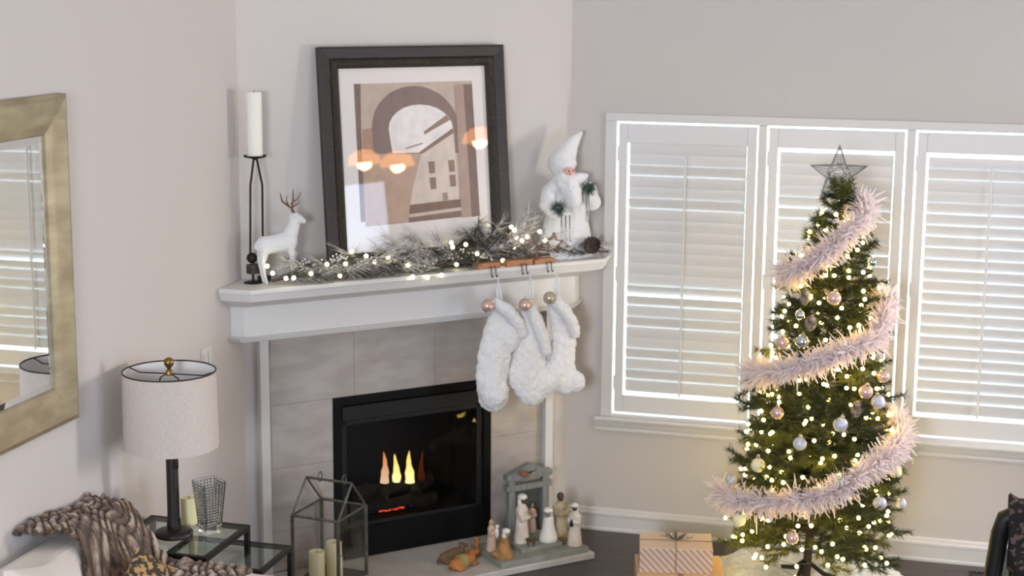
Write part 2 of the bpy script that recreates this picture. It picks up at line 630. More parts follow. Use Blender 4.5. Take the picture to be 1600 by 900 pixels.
for k in range(5):
    MB().ball((-0.905 + 0.012 * k, 0.11, 0.232 + 0.004 * k), (0.008, 0.006, 0.008), 8, 6).build('pilot_flame', m_blue if k < 3 else m_ember, ins)

# ------------------------------------------------------------------ mirror on the left wall
mir = thing('wall_mirror', 'large wall mirror in a wide champagne gold frame left of the lamp', 'mirror', (XL, -2.935, 1.285))
MW, MH, FWD = 1.0, 1.278, 0.15     # runs towards -y
fr_pts = lambda a, d: [(d, -a, a), (d, -MW + a, a), (d, -MW + a, MH - a), (d, -a, MH - a)]
rings = [fr_pts(0.0, 0.0), fr_pts(0.0, 0.028), fr_pts(0.02, 0.036), fr_pts(0.1, 0.026), fr_pts(0.112, 0.024), fr_pts(FWD - 0.006, 0.016), fr_pts(FWD, 0.010), fr_pts(FWD, 0.0)]
for side in range(4):
    b = MB()
    s2_ = (side + 1) % 4
    vs = []
    for rg in rings:
        vs += [rg[side], rg[s2_]]
    k = len(rings)
    fs = [(2 * i, 2 * i + 1, 2 * i + 3, 2 * i + 2) for i in range(k - 1)] + [(2 * k - 2, 2 * k - 1, 1, 0)]
    fs += [tuple(2 * i for i in range(k)), tuple(2 * i + 1 for i in range(k - 1, -1, -1))]
    b.add(vs, fs).build('frame_rail', m_gold, mir)
bw = 0.028
g0, g1 = fr_pts(FWD, 0.006), fr_pts(FWD + bw, 0.0095)
MB().add(g1, [(0, 1, 2, 3)]).build('mirror_glass', m_mirror, mir)
for side in range(4):
    s2_ = (side + 1) % 4
    MB().add([g0[side], g0[s2_], g1[s2_], g1[side]], [(0, 1, 2, 3)]).build('bevel_strip', m_mirror, mir)
MB().box((0.001, -MW + FWD - 0.01, FWD - 0.01), (0.0045, -FWD + 0.01, MH - FWD + 0.01)).build('backing', m_black, mir)

sw = thing('light_switch', 'white light switch plate on the left wall above the lamp', 'light switch', (XL, -1.735, 1.25))
MB().box((0, -0.055, -0.06), (0.006, 0.055, 0.06)).build('cover_plate', m_white, sw, bevel=0.003)
for yy in (-0.025, 0.025):
    MB().box((0.006, yy - 0.016, -0.033), (0.011, yy + 0.016, 0.033)).build('rocker', m_white, sw, bevel=0.002)

# ------------------------------------------------------------------ framed picture on the mantel
SH = 1.559
m_frame = mat('black_brown_frame', (42, 36, 35), 0.42, col2=(52, 45, 42), vscale=12, stretch=(1, 1, 6))
m_lip = mat('carved_dark_bronze', (48, 42, 36), 0.45, metal=0.3, col2=(96, 82, 62), vscale=120, bump=0.6, bscale=160, lo=0.55, hi=0.75)
m_matb = mat('mat_board', (236, 228, 224), 0.8)
PWd, PHt = 1.032, 1.118
lean = math.atan2(0.115, PHt)
pic = thing('framed_picture', 'tall dark framed picture of a stone archway leaning on the mantel wall', 'picture', Fp(-0.959, 0.132, SH), RF)
pic.rotation_euler = Euler((-lean, 0, RF), 'XYZ')
# local: x along, -y out, z up
hw = PWd / 2


def rect_ring(a, d):
    return [(-hw + a, -d, a), (hw - a, -d, a), (hw - a, -d, PHt - a), (-hw + a, -d, PHt - a)]


def ring_rails(rings, name, m, par):
    for side in range(4):
        b = MB()
        s2_ = (side + 1) % 4
        vs = []
        for rg in rings:
            vs += [rg[side], rg[s2_]]
        k = len(rings)
        fs = [(2 * i, 2 * i + 1, 2 * i + 3, 2 * i + 2) for i in range(k - 1)] + [(2 * k - 2, 2 * k - 1, 1, 0)]
        fs += [tuple(2 * i for i in range(k)), tuple(2 * i + 1 for i in range(k - 1, -1, -1))]
        b.add(vs, fs).build(name, m, par)


ring_rails([rect_ring(0, 0), rect_ring(0, 0.03), rect_ring(0.01, 0.038), rect_ring(0.055, 0.034), rect_ring(0.06, 0.03), rect_ring(0.06, 0.0)], 'frame_rail', m_frame, pic)
ring_rails([rect_ring(0.06, 0.0), rect_ring(0.06, 0.034), rect_ring(0.07, 0.042), rect_ring(0.09, 0.034), rect_ring(0.105, 0.022), rect_ring(0.105, 0.0)], 'carved_lip', m_lip, pic)
MB().box((-hw + 0.1, -0.006, 0.1), (hw - 0.1, -0.002, PHt - 0.1)).build('mat_board', m_matb, pic)

m_print = bpy.data.materials.new('sepia_print')
m_print.use_nodes = True
nt = m_print.node_tree
pb = nt.nodes['Principled BSDF']
pb.inputs['Roughness'].default_value = 0.6
at = nt.nodes.new('ShaderNodeAttribute')
at.attribute_name = 'tone'
nz = nt.nodes.new('ShaderNodeTexNoise')
nz.inputs['Scale'].default_value = 14
nz.inputs['Detail'].default_value = 6
tcn = nt.nodes.new('ShaderNodeTexCoord')
nt.links.new(tcn.outputs['Object'], nz.inputs['Vector'])
rpn = nt.nodes.new('ShaderNodeValToRGB')
rpn.color_ramp.elements[0].position = 0.3
rpn.color_ramp.elements[1].position = 0.7
rpn.color_ramp.elements[0].color = (0.9, 0.9, 0.9, 1)
rpn.color_ramp.elements[1].color = (1.12, 1.11, 1.1, 1)
nt.links.new(nz.outputs['Fac'], rpn.inputs['Fac'])
mxn = nt.nodes.new('ShaderNodeMix')
mxn.data_type = 'RGBA'
mxn.blend_type = 'MULTIPLY'
mxn.inputs['Factor'].default_value = 1
nt.links.new(at.outputs['Color'], mxn.inputs['A'])
nt.links.new(rpn.outputs['Color'], mxn.inputs['B'])
nt.links.new(mxn.outputs['Result'], pb.inputs['Base Color'])

pr = MB()  # print tones lightened for haze, warmer at lower left for a reflection
PX0, PX1, PZ0, PZ1 = -0.325, 0.335, 0.258, 0.938
lay = [0]


def shape(pts, col):
    """pts in print units: u 0..1 from the left, v 0..1 from the top"""
    lay[0] += 1
    pr.col = col
    y = -0.0065 - 0.00012 * lay[0]
    pr.add([(PX0 + u * (PX1 - PX0), y, PZ1 - v * (PZ1 - PZ0)) for u, v in pts], [tuple(range(len(pts) - 1, -1, -1))])


def U(x, y):
    return ((x - 183) / 455.0, (y - 190 + (x - 183) * 0.034) / 492.0)


shape([(0, 0), (1, 0), (1, 1), (0, 1)], (196, 176, 162))
shape([(0, 0), (0.055, 0), (0.04, 0.35), (0.05, 1), (0, 1)], (128, 104, 94))
shape([(0.05, 0.33), (0.32, 0.3), (0.34, 0.55), (0.05, 0.55)], (176, 142, 118))
arc = []
for k in range(17):
    t = PI - PI * k / 16
    arc.append(U(410 + 168 * math.cos(t), 350 - 155 * math.sin(t)))
shape(arc + [U(575, 440), U(245, 440)], (134, 112, 106))
sky = [U(315, 437)]
for k in range(13):
    t = PI - PI * k / 12
    sky.append(U(430 + 125 * math.cos(t), 352 - 90 * math.sin(t)))
shape(sky + [U(556, 390), U(430, 437)], (236, 230, 227))
shape([U(425, 440), U(556, 365), U(566, 612), U(372, 628), U(380, 570)], (214, 198, 187))
shape([U(440, 360), U(530, 300), U(545, 318), U(440, 372)], (150, 122, 108))
shape([U(365, 418), U(432, 400), U(434, 406), U(368, 424)], (170, 150, 140))
shape([U(410, 440), U(553, 348), U(555, 366), U(430, 441)], (140, 110, 96))
shape([U(200, 440), U(425, 440), U(385, 570), U(372, 628), U(365, 690), U(200, 700)], (190, 160, 140))
for wx, wy in ((450, 470), (528, 466), (452, 528), (530, 520)):
    shape([U(wx, wy), U(wx + 25, wy - 1), U(wx + 26, wy + 42), U(wx + 3, wy + 44)], (142, 116, 102))
shape([U(500, 585), U(520, 584), U(522, 612), U(502, 614)], (160, 136, 122))
shape([U(372, 626), U(570, 610), U(572, 642), U(366, 662)], (128, 100, 84))
shape([U(366, 660), U(572, 640), U(572, 652), U(366, 672)], (206, 188, 174))
shape([U(366, 672), U(572, 652), U(572, 676), U(364, 690)], (132, 106, 92))
shape([U(568, 190), U(602, 188), U(618, 676), U(572, 680)], (176, 150, 138))
shape([U(602, 188), U(637, 186), U(645, 674), U(612, 678)], (126, 102, 94))
pr.build('print', m_print, pic)
MB().box((-hw + 0.1, -0.016, 0.1), (hw - 0.1, -0.0135, PHt - 0.1)).build('pane', m_glass, pic)

# ------------------------------------------------------------------ candle holder, candle, deer on the mantel
ch = thing('candle_holder', 'tall dark iron candle holder at the left end of the mantel', 'candle holder', Fp(-1.855, 0.115, SH), RF)
MB().lathe([(0.046, 0), (0.046, 0.004), (0.03, 0.008), (0.006, 0.012), (0.006, 0.05)], 20).build('base', m_iron, ch, smooth=False)
m_stone = mat('weathered_iron_block', (84, 74, 68), 0.7, col2=(50, 45, 43), vscale=30, bump=0.3)
MB().box((-0.025, -0.022, 0.045), (0.025, 0.022, 0.092), Matrix.Rotation(0.35, 4, 'Z')).build('block', m_stone, ch, bevel=0.004)
MB().ball((-0.004, 0, 0.122), 0.026, 14, 10).build('knob', m_iron, ch, smooth=True)
MB().tube([(-0.012, 0, 0.14), (-0.008, 0, 0.3), (-0.004, 0, 0.47), (0.016, 0, 0.60)], 0.0055, 8).build('stem', m_iron, ch, smooth=True)
MB().tube([(0.052, 0, 0.03), (0.054, 0, 0.3), (0.056, 0, 0.47), (0.03, 0, 0.60)], 0.0055, 8).build('stem', m_iron, ch, smooth=True)
MB().lathe([(0.008, 0.592), (0.02, 0.60), (0.05, 0.605), (0.056, 0.614), (0.053, 0.614), (0.048, 0.608), (0.0, 0.606)], 20, (0.022, 0, 0)).build('dish', m_iron, ch, smooth=True)
MB().box((0.028, -0.02, 0.004), (0.085, 0.02, 0.03)).build('foot', m_iron, ch, bevel=0.004)
cd = thing('pillar_candle', 'tall white pillar candle on the iron holder on the mantel', 'candle', Fp(-1.855 + 0.022, 0.115, SH + 0.607), RF)
MB().lathe([(0.038, 0), (0.038, 0.30), (0.034, 0.307), (0.026, 0.305), (0.01, 0.301), (0.0, 0.301)], 20).build('wax', m_wax, cd, smooth=True)
MB().tube([(0, 0, 0.3), (0.002, 0, 0.315)], 0.0015, 6).build('wick', m_black, cd)

deer = thing('deer_figurine', 'white flocked deer figurine with copper antlers on the mantel', 'figurine', Fp(-1.742, 0.165, SH), RF)
deer.scale = (0.93, 0.93, 0.93)
b = MB()
b.capsule([(-0.075, 0, 0.20), (-0.02, 0, 0.205), (0.05, 0, 0.215)], [0.05, 0.049, 0.054])
b.capsule([(0.055, 0, 0.225), (0.085, 0, 0.29), (0.09, 0, 0.325)], [0.045, 0.033, 0.028])
b.capsule([(0.09, 0, 0.335), (0.115, 0, 0.325), (0.142, 0, 0.312)], [0.031, 0.024, 0.014])
for yy in (-0.022, 0.022):
    b.capsule([(-0.085, yy, 0.18), (-0.095, yy, 0.11), (-0.088, yy, 0.06), (-0.088 + 0.012, yy, 0.008)], [0.028, 0.014, 0.009, 0.010], 8)
    b.ball((0.078, yy * 1.3, 0.352), (0.008, 0.018, 0.012), 8, 6)
b.capsule([(0.06, -0.02, 0.19), (0.066, -0.022, 0.12), (0.064, -0.022, 0.06), (0.066, -0.022, 0.008)], [0.024, 0.013, 0.009, 0.010], 8)
b.capsule([(0.058, 0.02, 0.19), (0.10, 0.022, 0.14), (0.085, 0.022, 0.08), (0.082, 0.022, 0.008)], [0.022, 0.013, 0.009, 0.010], 8)
b.capsule([(-0.115, 0, 0.215), (-0.128, 0, 0.19)], [0.012, 0.008], 8)
fuse(b.build('body', m_plush, deer), 0.006, 5)
m_antler = mat('copper_silver_antler', (150, 120, 100), 0.3, metal=0.8)
for sgn in (-1, 1):
    b = MB()
    yy = 0.012 * sgn
    b.tube([(0.085, yy, 0.355), (0.078 + 0.01 * sgn, yy * 2, 0.385), (0.055 + 0.05 * sgn, yy * 4, 0.43), (0.05 + 0.06 * sgn, yy * 5, 0.475)], [0.007, 0.006, 0.005, 0.002], 7)
    b.tube([(0.066 + 0.02 * sgn, yy * 3, 0.40), (0.082 + 0.05 * sgn, yy * 3.5, 0.43), (0.092 + 0.06 * sgn, yy * 4, 0.46)], [0.004, 0.003, 0.0015], 6)
    b.tube([(0.078 + 0.01 * sgn, yy * 2, 0.385), (0.1 + 0.02 * sgn, yy * 2.4, 0.398), (0.11 + 0.02 * sgn, yy * 2.6, 0.415)], [0.004, 0.003, 0.0015], 6)
    b.build('antler', m_antler, deer, smooth=True)

# ------------------------------------------------------------------ santa figure
san = thing('santa_figure', 'white plush santa figure with tall pointed hat on the mantel corner', 'figurine', Fp(-0.115, 0.15, SH), RF)
b = MB()
b.lathe([(0.165, 0.0), (0.168, 0.03), (0.14, 0.15), (0.115, 0.25), (0.10, 0.34), (0.08, 0.41), (0.04, 0.44)], 24, sx=1.0, sy=0.62)
b.capsule([(-0.06, 0, 0.385), (-0.12, -0.02, 0.35), (-0.145, -0.045, 0.29), (-0.12, -0.08, 0.255)], [0.045, 0.042, 0.042, 0.04])
b.capsule([(0.06, 0, 0.385), (0.13, -0.02, 0.35), (0.135, -0.05, 0.29), (0.09, -0.085, 0.325)], [0.045, 0.044, 0.046, 0.036])
b.ball((-0.025, -0.02, 0.455), 0.058, 14, 10)
robe = fuse(b.build('robe', m_plush, san), 0.008, 6)
fluff(robe, 0.012, 0.03)
b = MB()
b.capsule([(-0.03, 0.0, 0.50), (0.0, 0.005, 0.555), (0.045, 0.01, 0.61), (0.09, 0.01, 0.65)], [0.075, 0.058, 0.036, 0.014])
b.lathe([(0.068, 0.485), (0.076, 0.495), (0.072, 0.515), (0.055, 0.52)], 18, (-0.028, -0.008, 0))
fluff(fuse(b.build('hat', m_plush, san), 0.007, 6), 0.008, 0.03)
b = MB()
b.capsule([(-0.03, -0.07, 0.405), (-0.02, -0.085, 0.36), (-0.01, -0.09, 0.31), (0.0, -0.085, 0.26)], [0.05, 0.055, 0.045, 0.02])
b.capsule([(0.005, -0.07, 0.42), (0.045, -0.075, 0.425), (0.085, -0.06, 0.435)], [0.035, 0.03, 0.014])
b.capsule([(-0.06, -0.06, 0.44), (-0.075, -0.06, 0.40)], [0.03, 0.025])
fluff(fuse(b.build('beard', m_plush, san), 0.007, 5), 0.014, 0.02)
m_skin = mat('pink_face', (226, 178, 168), 0.6)
b = MB()
b.ball((-0.032, -0.078, 0.464), (0.036, 0.022, 0.02), 12, 8)
b.ball((-0.034, -0.102, 0.456), 0.010, 8, 6)
face = b.build('face', m_skin, san, smooth=True)
for xx in (-0.046, -0.018):
    MB().ball((xx, -0.097, 0.469), 0.0045, 8, 6).build('eye', m_black, face, smooth=True)
m_green = mat('dark_fir', (58, 74, 66), 0.7, col2=(92, 108, 100), vscale=60)


def tuft(b, c, r, n, wd=0.003):
    for _ in range(n):
        d = Vector((random.gauss(0, 1), random.gauss(0, 1), random.gauss(0, 1))).normalized()
        e = Vector((random.gauss(0, 1), random.gauss(0, 1), random.gauss(0, 1))).cross(d).normalized() * wd
        p = Vector(c)
        q = p + d * r * (0.7 + 0.4 * random.random())
        b.add([p - e, p + e, q], [(0, 1, 2)])


for c in ((0.065, -0.115, 0.375), (-0.12, -0.115, 0.28)):
    b = MB()
    b.ball(c, 0.018, 8, 6)
    tuft(b, c, 0.056, 260)
    b.build('fir_sprig', m_green, san)
m_silver = mat('silver_tinsel', (205, 208, 210), 0.2, metal=1.0)
for x0, z0 in ((0.065, 0.35), (0.05, 0.34), (-0.1, 0.25), (-0.075, 0.24), (-0.05, 0.24)):
    MB().tube([(x0, -0.118, z0), (x0 + 0.004, -0.115, z0 - 0.07), (x0 - 0.004, -0.125, z0 - 0.14)], [0.004, 0.003, 0.004], 6).build('silver_chain', m_silver, san)
MB().ball((0.097, 0.01, 0.655), 0.009, 8, 6).build('bell', m_silver, san, smooth=True)

# ------------------------------------------------------------------ mantel garland
m_frost = mat('frosted_needles', (150, 138, 128), 0.8, col2=(226, 221, 217), vscale=45, lo=0.42, hi=0.55)
m_frost2 = mat('grey_green_needles', (54, 54, 46), 0.8, col2=(104, 102, 92), vscale=25)
m_twig = mat('brown_twig', (86, 68, 56), 0.8)
m_berry = mat('white_bead', (236, 230, 226), 0.5)
gar = thing('pine_garland', 'frosted pine garland with white beads lying along the mantel shelf', 'garland', Fp(0, 0, SH), RF)


def sprig_mesh(L, nn, nl, wd, spread, m, up=0.25):
    b = MB()
    pts = [Vector((L * k / 6, 0.02 * math.sin(k), up * L * (k / 6) ** 1.5)) for k in range(7)]
    b.tube(pts, [0.003 * (1 - k / 8) for k in range(7)], 5)
    for i in range(nn):
        t = 0.1 + 0.9 * i / nn
        k = min(int(t * 6), 5)
        p = pts[k].lerp(pts[k + 1], t * 6 - k)
        a = random.random() * 2 * PI
        d = Vector((0.75 + 0.3 * random.random(), spread * math.cos(a), spread * math.sin(a))).normalized()
        ln = nl * (0.65 + 0.5 * random.random())
        e = d.cross(Vector((random.gauss(0, 1), random.gauss(0, 1), random.gauss(0, 1)))).normalized() * wd
        q = p + d * ln + Vector((0, 0, -0.1 * ln))
        b.add([p - e, p + e, q], [(0, 1, 2)])
    me = b.mesh('sprig')
    me.materials.append(m)
    return me


sp_a = [sprig_mesh(0.25, 78, 0.125, 0.0021, 0.6, m_frost) for _ in range(3)]
sp_b = [sprig_mesh(0.22, 110, 0.075, 0.0018, 0.75, m_frost2) for _ in range(3)]
MB().tube([(-1.8 + 0.1 * k, -0.225 + 0.025 * math.sin(k * 1.3), 0.022 + 0.012 * math.sin(k * 2.0) ** 2) for k in range(20)], 0.008, 6).build('stem', m_twig, gar)
for i in range(78):
    s = -1.74 + 1.74 * i / 77 + random.uniform(-0.03, 0.03)
    big = -0.95 < s < -0.35
    me = random.choice(sp_a if i % 2 else sp_b)
    left = random.random() < 0.55
    ang = (PI if left else 0) + random.uniform(-0.45, 0.45)
    o_ = random.uniform(0.20, 0.27)
    pit = random.uniform(-0.25, 0.12) if not big else random.uniform(-0.75, 0.1)
    if s > -0.3:
        ang = random.uniform(-0.4, 0.4) + (0 if s < -0.1 else PI)
        pit = random.uniform(-0.25, 0.0)
    if s < -1.6:
        ang, pit = random.uniform(-0.5, 0.5), random.uniform(-0.1, 0.05)
    o = put('sprig', me, None, gar, loc=(s, -o_, random.uniform(0.02, 0.055)), rot=Euler((random.uniform(-0.5, 0.5), pit, ang), 'XYZ'))
    sc = random.uniform(0.75, 1.15) * (0.75 if (s > -0.3 or s < -1.5) else 1)
    o.scale = (sc, sc, sc)
for i in range(8):
    s = -1.62 + 1.1 * i / 7 + random.uniform(-0.03, 0.03)
    b = MB()
    c = Vector((s, -random.uniform(0.2, 0.27), random.uniform(0.05, 0.1)))
    for k in range(22):
        b.ball(c + Vector((random.gauss(0, 0.035), random.gauss(0, 0.012), random.gauss(0, 0.012))), 0.006, 6, 4)
    o = b.build('bead_cluster', m_berry, gar, smooth=True)
    o['kind'] = 'stuff'

m_cone = mat('dark_pine_cone', (62, 48, 44), 0.75, col2=(96, 80, 72), vscale=50)
m_cone2 = mat('frosted_pine_cone', (96, 80, 66), 0.75, col2=(200, 186, 170), vscale=40)


def cone_mesh(L, R, m):
    b = MB()
    b.lathe([(0.3 * R, 0), (0.6 * R, 0.25 * L), (0.55 * R, 0.6 * L), (0.2 * R, 0.95 * L)], 10)
    rows = 8
    for i in range(rows):
        t = (i + 0.5) / rows
        rr = R * math.sin(PI * (0.2 + 0.72 * t)) ** 0.8
        z = L * t
        nn = 8
        for j in range(nn):
            a = 2 * PI * (j + 0.5 * (i % 2)) / nn
            ca, sa = math.cos(a), math.sin(a)
            wv = rr * 0.36
            p0 = Vector((ca * rr * 0.4, sa * rr * 0.4, z))
            t_ = Vector((-sa, ca, 0)) * wv
            q = Vector((ca * rr, sa * rr, z + 0.09 * L))
            b.add([p0 - t_ * 0.6, p0 + t_ * 0.6, q + t_, q + Vector((ca, sa, 0.3)) * wv * 0.6, q - t_], [(0, 1, 2, 3, 4)])
    me = b.mesh('pine_cone')
    me.materials.append(m)
    return me


me_cone = cone_mesh(0.085, 0.042, m_cone)
o = put('pine_cone', me_cone, None, loc=Fp(-0.075, 0.285, SH + 0.062), rot=(0, 1.3, 0.9))
tag(o, 'dark brown pine cone at the right end of the mantel by the santa', 'pine cone')
o = put('pine_cone', me_cone, None, loc=Fp(-0.76, 0.17, SH + 0.085), rot=(0.4, 1.2, 0.3))
tag(o, 'dark pine cone tucked into the garland under the picture corner', 'pine cone')

m_wire = mat('brown_wire', (120, 92, 84), 0.4, metal=0.5)


def star_pts(r, ri, n=5, rot=0.0):
    return [(rr * math.sin(rot + PI * k / n), rr * math.cos(rot + PI * k / n)) for k in range(2 * n) for rr in ((r if k % 2 == 0 else ri),)]


for s, z, r, lb in ((-0.40, 0.105, 0.066, 'brown wire star in the garland left of the santa, larger and lower'), (-0.27, 0.125, 0.058, 'brown wire star in the garland nearest to the santa')):
    b = MB()
    P = star_pts(r, r * 0.45, rot=0.15)
    P.append(P[0])
    for k in range(10):
        b.tube([(P[k][0], -0.004, P[k][1]), (P[k + 1][0], -0.004, P[k + 1][1])], 0.0022, 6)
        b.tube([(P[k][0], 0.010, P[k][1]), (P[k + 1][0], 0.010, P[k + 1][1])], 0.0022, 6)
    o = b.build('wire_star', m_wire, loc=Fp(s, 0.285, SH + z - 0.025), rot=(-0.15, 0, RF))
    tag(o, lb, 'star')

# lights on the mantel garland
m_bulb_m = emit_mat('garland_bulb', (255, 246, 190), 9.0)
m_bulb_t = emit_mat('tree_bulb', (255, 220, 110), 50.0)
m_cord = mat('thin_green_cord', (70, 76, 60), 0.7)
GL = [(-1.833, 0.2, 1.659), (-1.834, 0.315, 1.636), (-1.767, 0.315, 1.606), (-1.728, 0.315, 1.605), (-1.639, 0.315, 1.618), (-1.526, 0.2, 1.643),
      (-1.428, 0.2, 1.638), (-1.49, 0.315, 1.595), (-1.394, 0.2, 1.696), (-1.318, 0.2, 1.668), (-1.274, 0.2, 1.636), (-1.2, 0.2, 1.654),
      (-1.092, 0.2, 1.605), (-1.099, 0.315, 1.558), (-1.018, 0.315, 1.548), (-0.939, 0.315, 1.553), (-0.84, 0.2, 1.677), (-0.847, 0.2, 1.699),
      (-0.818, 0.2, 1.587), (-0.766, 0.2, 1.685), (-0.7, 0.2, 1.632), (-0.632, 0.2, 1.576), (-0.55, 0.2, 1.586), (-0.486, 0.2, 1.648),
      (-0.502, 0.2, 1.757), (-0.482, 0.2, 1.738), (-0.471, 0.2, 1.701), (-0.438, 0.2, 1.682), (-0.406, 0.2, 1.698), (-0.331, 0.2, 1.721), (-0.297, 0.2, 1.672)]
sl = thing('string_lights', 'warm white fairy lights wound through the mantel garland', 'string lights', Fp(0, 0, 0), RF)
bm_ = MB().ball((0, 0, 0), 0.0105, 10, 7).mesh('bulb', True)
bm_.materials.append(m_bulb_m)
for s, o_, z in GL:
    put('bulb', bm_, None, sl, loc=(s, -o_ - (0.045 if o_ < 0.3 else 0), z))
MB().tube([(s, -o_ - (0.035 if o_ < 0.3 else -0.008), z - 0.004) for s, o_, z in GL], 0.0012, 4).build('cord', m_cord, sl)

# ------------------------------------------------------------------ stocking hangers, stockings, baubles
m_wood = mat('orange_brown_wood', (190, 136, 96), 0.5, col2=(166, 112, 76), vscale=8, stretch=(2, 12, 12))
m_pearl = mat('blush_pearl', (214, 184, 172), 0.22, metal=0.55, spec=0.6)
m_pearl2 = mat('champagne_pearl', (190, 178, 156), 0.25, metal=0.55)
m_capm = mat('bauble_cap', (200, 196, 186), 0.3, metal=0.9)
wheres = ['leftmost', 'middle', 'rightmost']
for i, (s, wd) in enumerate(((-0.655, 0.13), (-0.475, 0.155), (-0.325, 0.12))):
    t = thing('stocking_hanger', ('leftmost', 'middle', 'rightmost')[i] + ' wooden block stocking hanger on the mantel edge', 'stocking hanger', Fp(s, 0.262, SH), RF, 'wooden stocking hangers')
    MB().box((-wd / 2, -0.03, 0.0), (wd / 2, 0.03, 0.03 if i < 2 else 0.024)).build('block', m_wood, t, bevel=0.003)
    for xx in (0.004, 0.03):
        MB().tube([(xx, -0.02, 0.012), (xx, -0.044, 0.006), (xx, -0.046, -0.026), (xx, -0.05, -0.04), (xx, -0.06, -0.04), (xx, -0.062, -0.03)], 0.0025, 6).build('hook', m_iron, t, smooth=True)


def stocking(name_label, s, zt, path, cuff, extra, hook):
    """path: (ds, dz, r) below the loop, in metres"""
    t = thing('stocking', name_label, 'stocking', Fp(s, 0.335, zt), RF, 'white plush christmas stockings')
    b = MB()
    for k in range(len(path) - 1):
        (x0, z0, r0_), (x1, z1, r1_) = path[k], path[k + 1]
        for q in range(5):
            f = q / 5
            b.ball((x0 + (x1 - x0) * f, 0, z0 + (z1 - z0) * f), (r0_ + (r1_ - r0_) * f, 0.042 * (0.6 + 0.4 * min(1, (r0_ + (r1_ - r0_) * f) / 0.09)), r0_ + (r1_ - r0_) * f), 14, 10)
    x, z, r = path[-1]
    b.ball((x, 0, z), (r, 0.048, r), 14, 10)
    for (x, y, z, rx, ry, rz) in extra:
        b.ball((x, y, z), (rx, ry, rz), 14, 10)
    o = fuse(b.build('sock', m_plush, t), 0.006, 8)
    fluff(o, 0.02, 0.03)
    fluff(o, 0.007, 0.008)
    b = MB()
    b.capsule([(p[0], p[1], p[2]) for p in cuff], [p[3] for p in cuff])
    o = fuse(b.build('cuff', m_plush, t), 0.007, 4)
    fluff(o, 0.014, 0.02)
    fluff(o, 0.01, 0.008)
    hx, hz_ = hook
    b = MB()
    b.tube([(0.0, -0.02, -0.03), (hx - 0.008, -0.02, hz_ * 0.5), (hx, -0.012, hz_), (hx + 0.01, -0.02, hz_ * 0.5), (0.02, -0.02, -0.03)], 0.006, 6)
    b.build('loop', m_plush, t)
    return t


stocking('leftmost white plush stocking with its toe toward the room', -0.63, 1.375,
         [(0.02, -0.03, 0.05), (0.01, -0.13, 0.085), (-0.015, -0.26, 0.098), (-0.035, -0.38, 0.092), (-0.02, -0.47, 0.085)],
         [(-0.03, -0.04, 0.02, 0.03), (0.03, -0.05, -0.02, 0.034), (0.085, -0.05, -0.085, 0.036), (0.12, -0.04, -0.15, 0.03)],
         [(0.06, -0.01, -0.16, 0.075, 0.05, 0.09), (-0.035, -0.03, -0.44, 0.08, 0.06, 0.085)], (-0.005, 0.145))
stocking('middle white plush stocking hanging between two others', -0.455, 1.38,
         [(0.0, -0.02, 0.045), (0.03, -0.14, 0.075), (0.02, -0.26, 0.095), (0.0, -0.38, 0.112), (0.04, -0.46, 0.098)],
         [(-0.02, -0.03, 0.01, 0.026), (0.02, -0.04, -0.08, 0.034), (0.06, -0.045, -0.17, 0.036), (0.09, -0.04, -0.26, 0.03)],
         [(0.10, 0.0, -0.44, 0.085, 0.055, 0.075)], (0.01, 0.14))
stocking('rightmost white plush stocking with its toe pointing to the window', -0.29, 1.375,
         [(0.0, -0.02, 0.045), (0.045, -0.12, 0.065), (0.06, -0.24, 0.075), (0.04, -0.36, 0.08), (0.07, -0.44, 0.078)],
         [(-0.02, -0.03, 0.0, 0.035), (0.03, -0.045, -0.05, 0.036), (0.075, -0.05, -0.12, 0.034), (0.1, -0.04, -0.18, 0.03)],
         [(0.12, -0.01, -0.45, 0.062, 0.055, 0.06), (0.0, 0.0, -0.4, 0.07, 0.05, 0.08)], (0.0, 0.145))


def bauble(loc, r, m, label, group, rot=(0, 0, 0)):
    t = thing('bauble', label, 'bauble', loc, 0, group)
    t.rotation_euler = rot
    MB().ball((0, 0, 0), r, 20, 14).build('ball', m, t, smooth=True)
    MB().lathe([(r * 0.3, r * 0.93), (r * 0.3, r * 1.18), (r * 0.12, r * 1.22), (0, r * 1.22)], 12).build('cap', m_capm, t)
    ring = [(r * 0.14 * math.cos(2 * PI * k / 10), 0, r * 1.32 + r * 0.14 * math.sin(2 * PI * k / 10)) for k in range(11)]
    MB().tube(ring, r * 0.03, 5, cap=False).build('ring', m_capm, t)
    return t


for (s, o_, z), mm, lb in zip(((-0.722, 0.40, 1.392), (-0.505, 0.40, 1.377), (-0.36, 0.40, 1.40)), (m_pearl, m_pearl, m_pearl2),
                              ('blush pearl bauble on the leftmost stocking', 'blush pearl bauble on the middle stocking', 'champagne bauble half behind the rightmost stocking cuff')):
    bauble(Fp(s, o_, z), 0.034, mm, lb, 'baubles on the stockings', (0, 0.9, RF))

# ------------------------------------------------------------------ lantern with candles on the hearth
m_zinc = mat('grey_zinc', (122, 120, 112), 0.45, metal=0.6, col2=(94, 92, 86), vscale=20)
lanc = Vector((-0.912, -1.248, HT - 0.004))
lan = thing('house_lantern', 'grey metal house shaped glass lantern on the hearth', 'lantern', lanc, -0.135)
a_, c_, e_ = 0.128, 0.145, 0.365      # half sizes along x, along y, eave height
cn = [(-a_, -c_), (a_, -c_), (a_, c_), (-a_, c_)]
MB().box((-a_ - 0.008, -c_ - 0.008, 0), (a_ + 0.008, c_ + 0.008, 0.014)).build('base', m_zinc, lan, bevel=0.002)
for x, y in cn:
    MB().box((x - 0.007, y - 0.007, 0.014), (x + 0.007, y + 0.007, e_)).build('post', m_zinc, lan, bevel=0.001)
ridge = e_ + 0.155
bars = [((cn[i][0], cn[i][1], e_), (cn[(i + 1) % 4][0], cn[(i + 1) % 4][1], e_)) for i in range(4)]
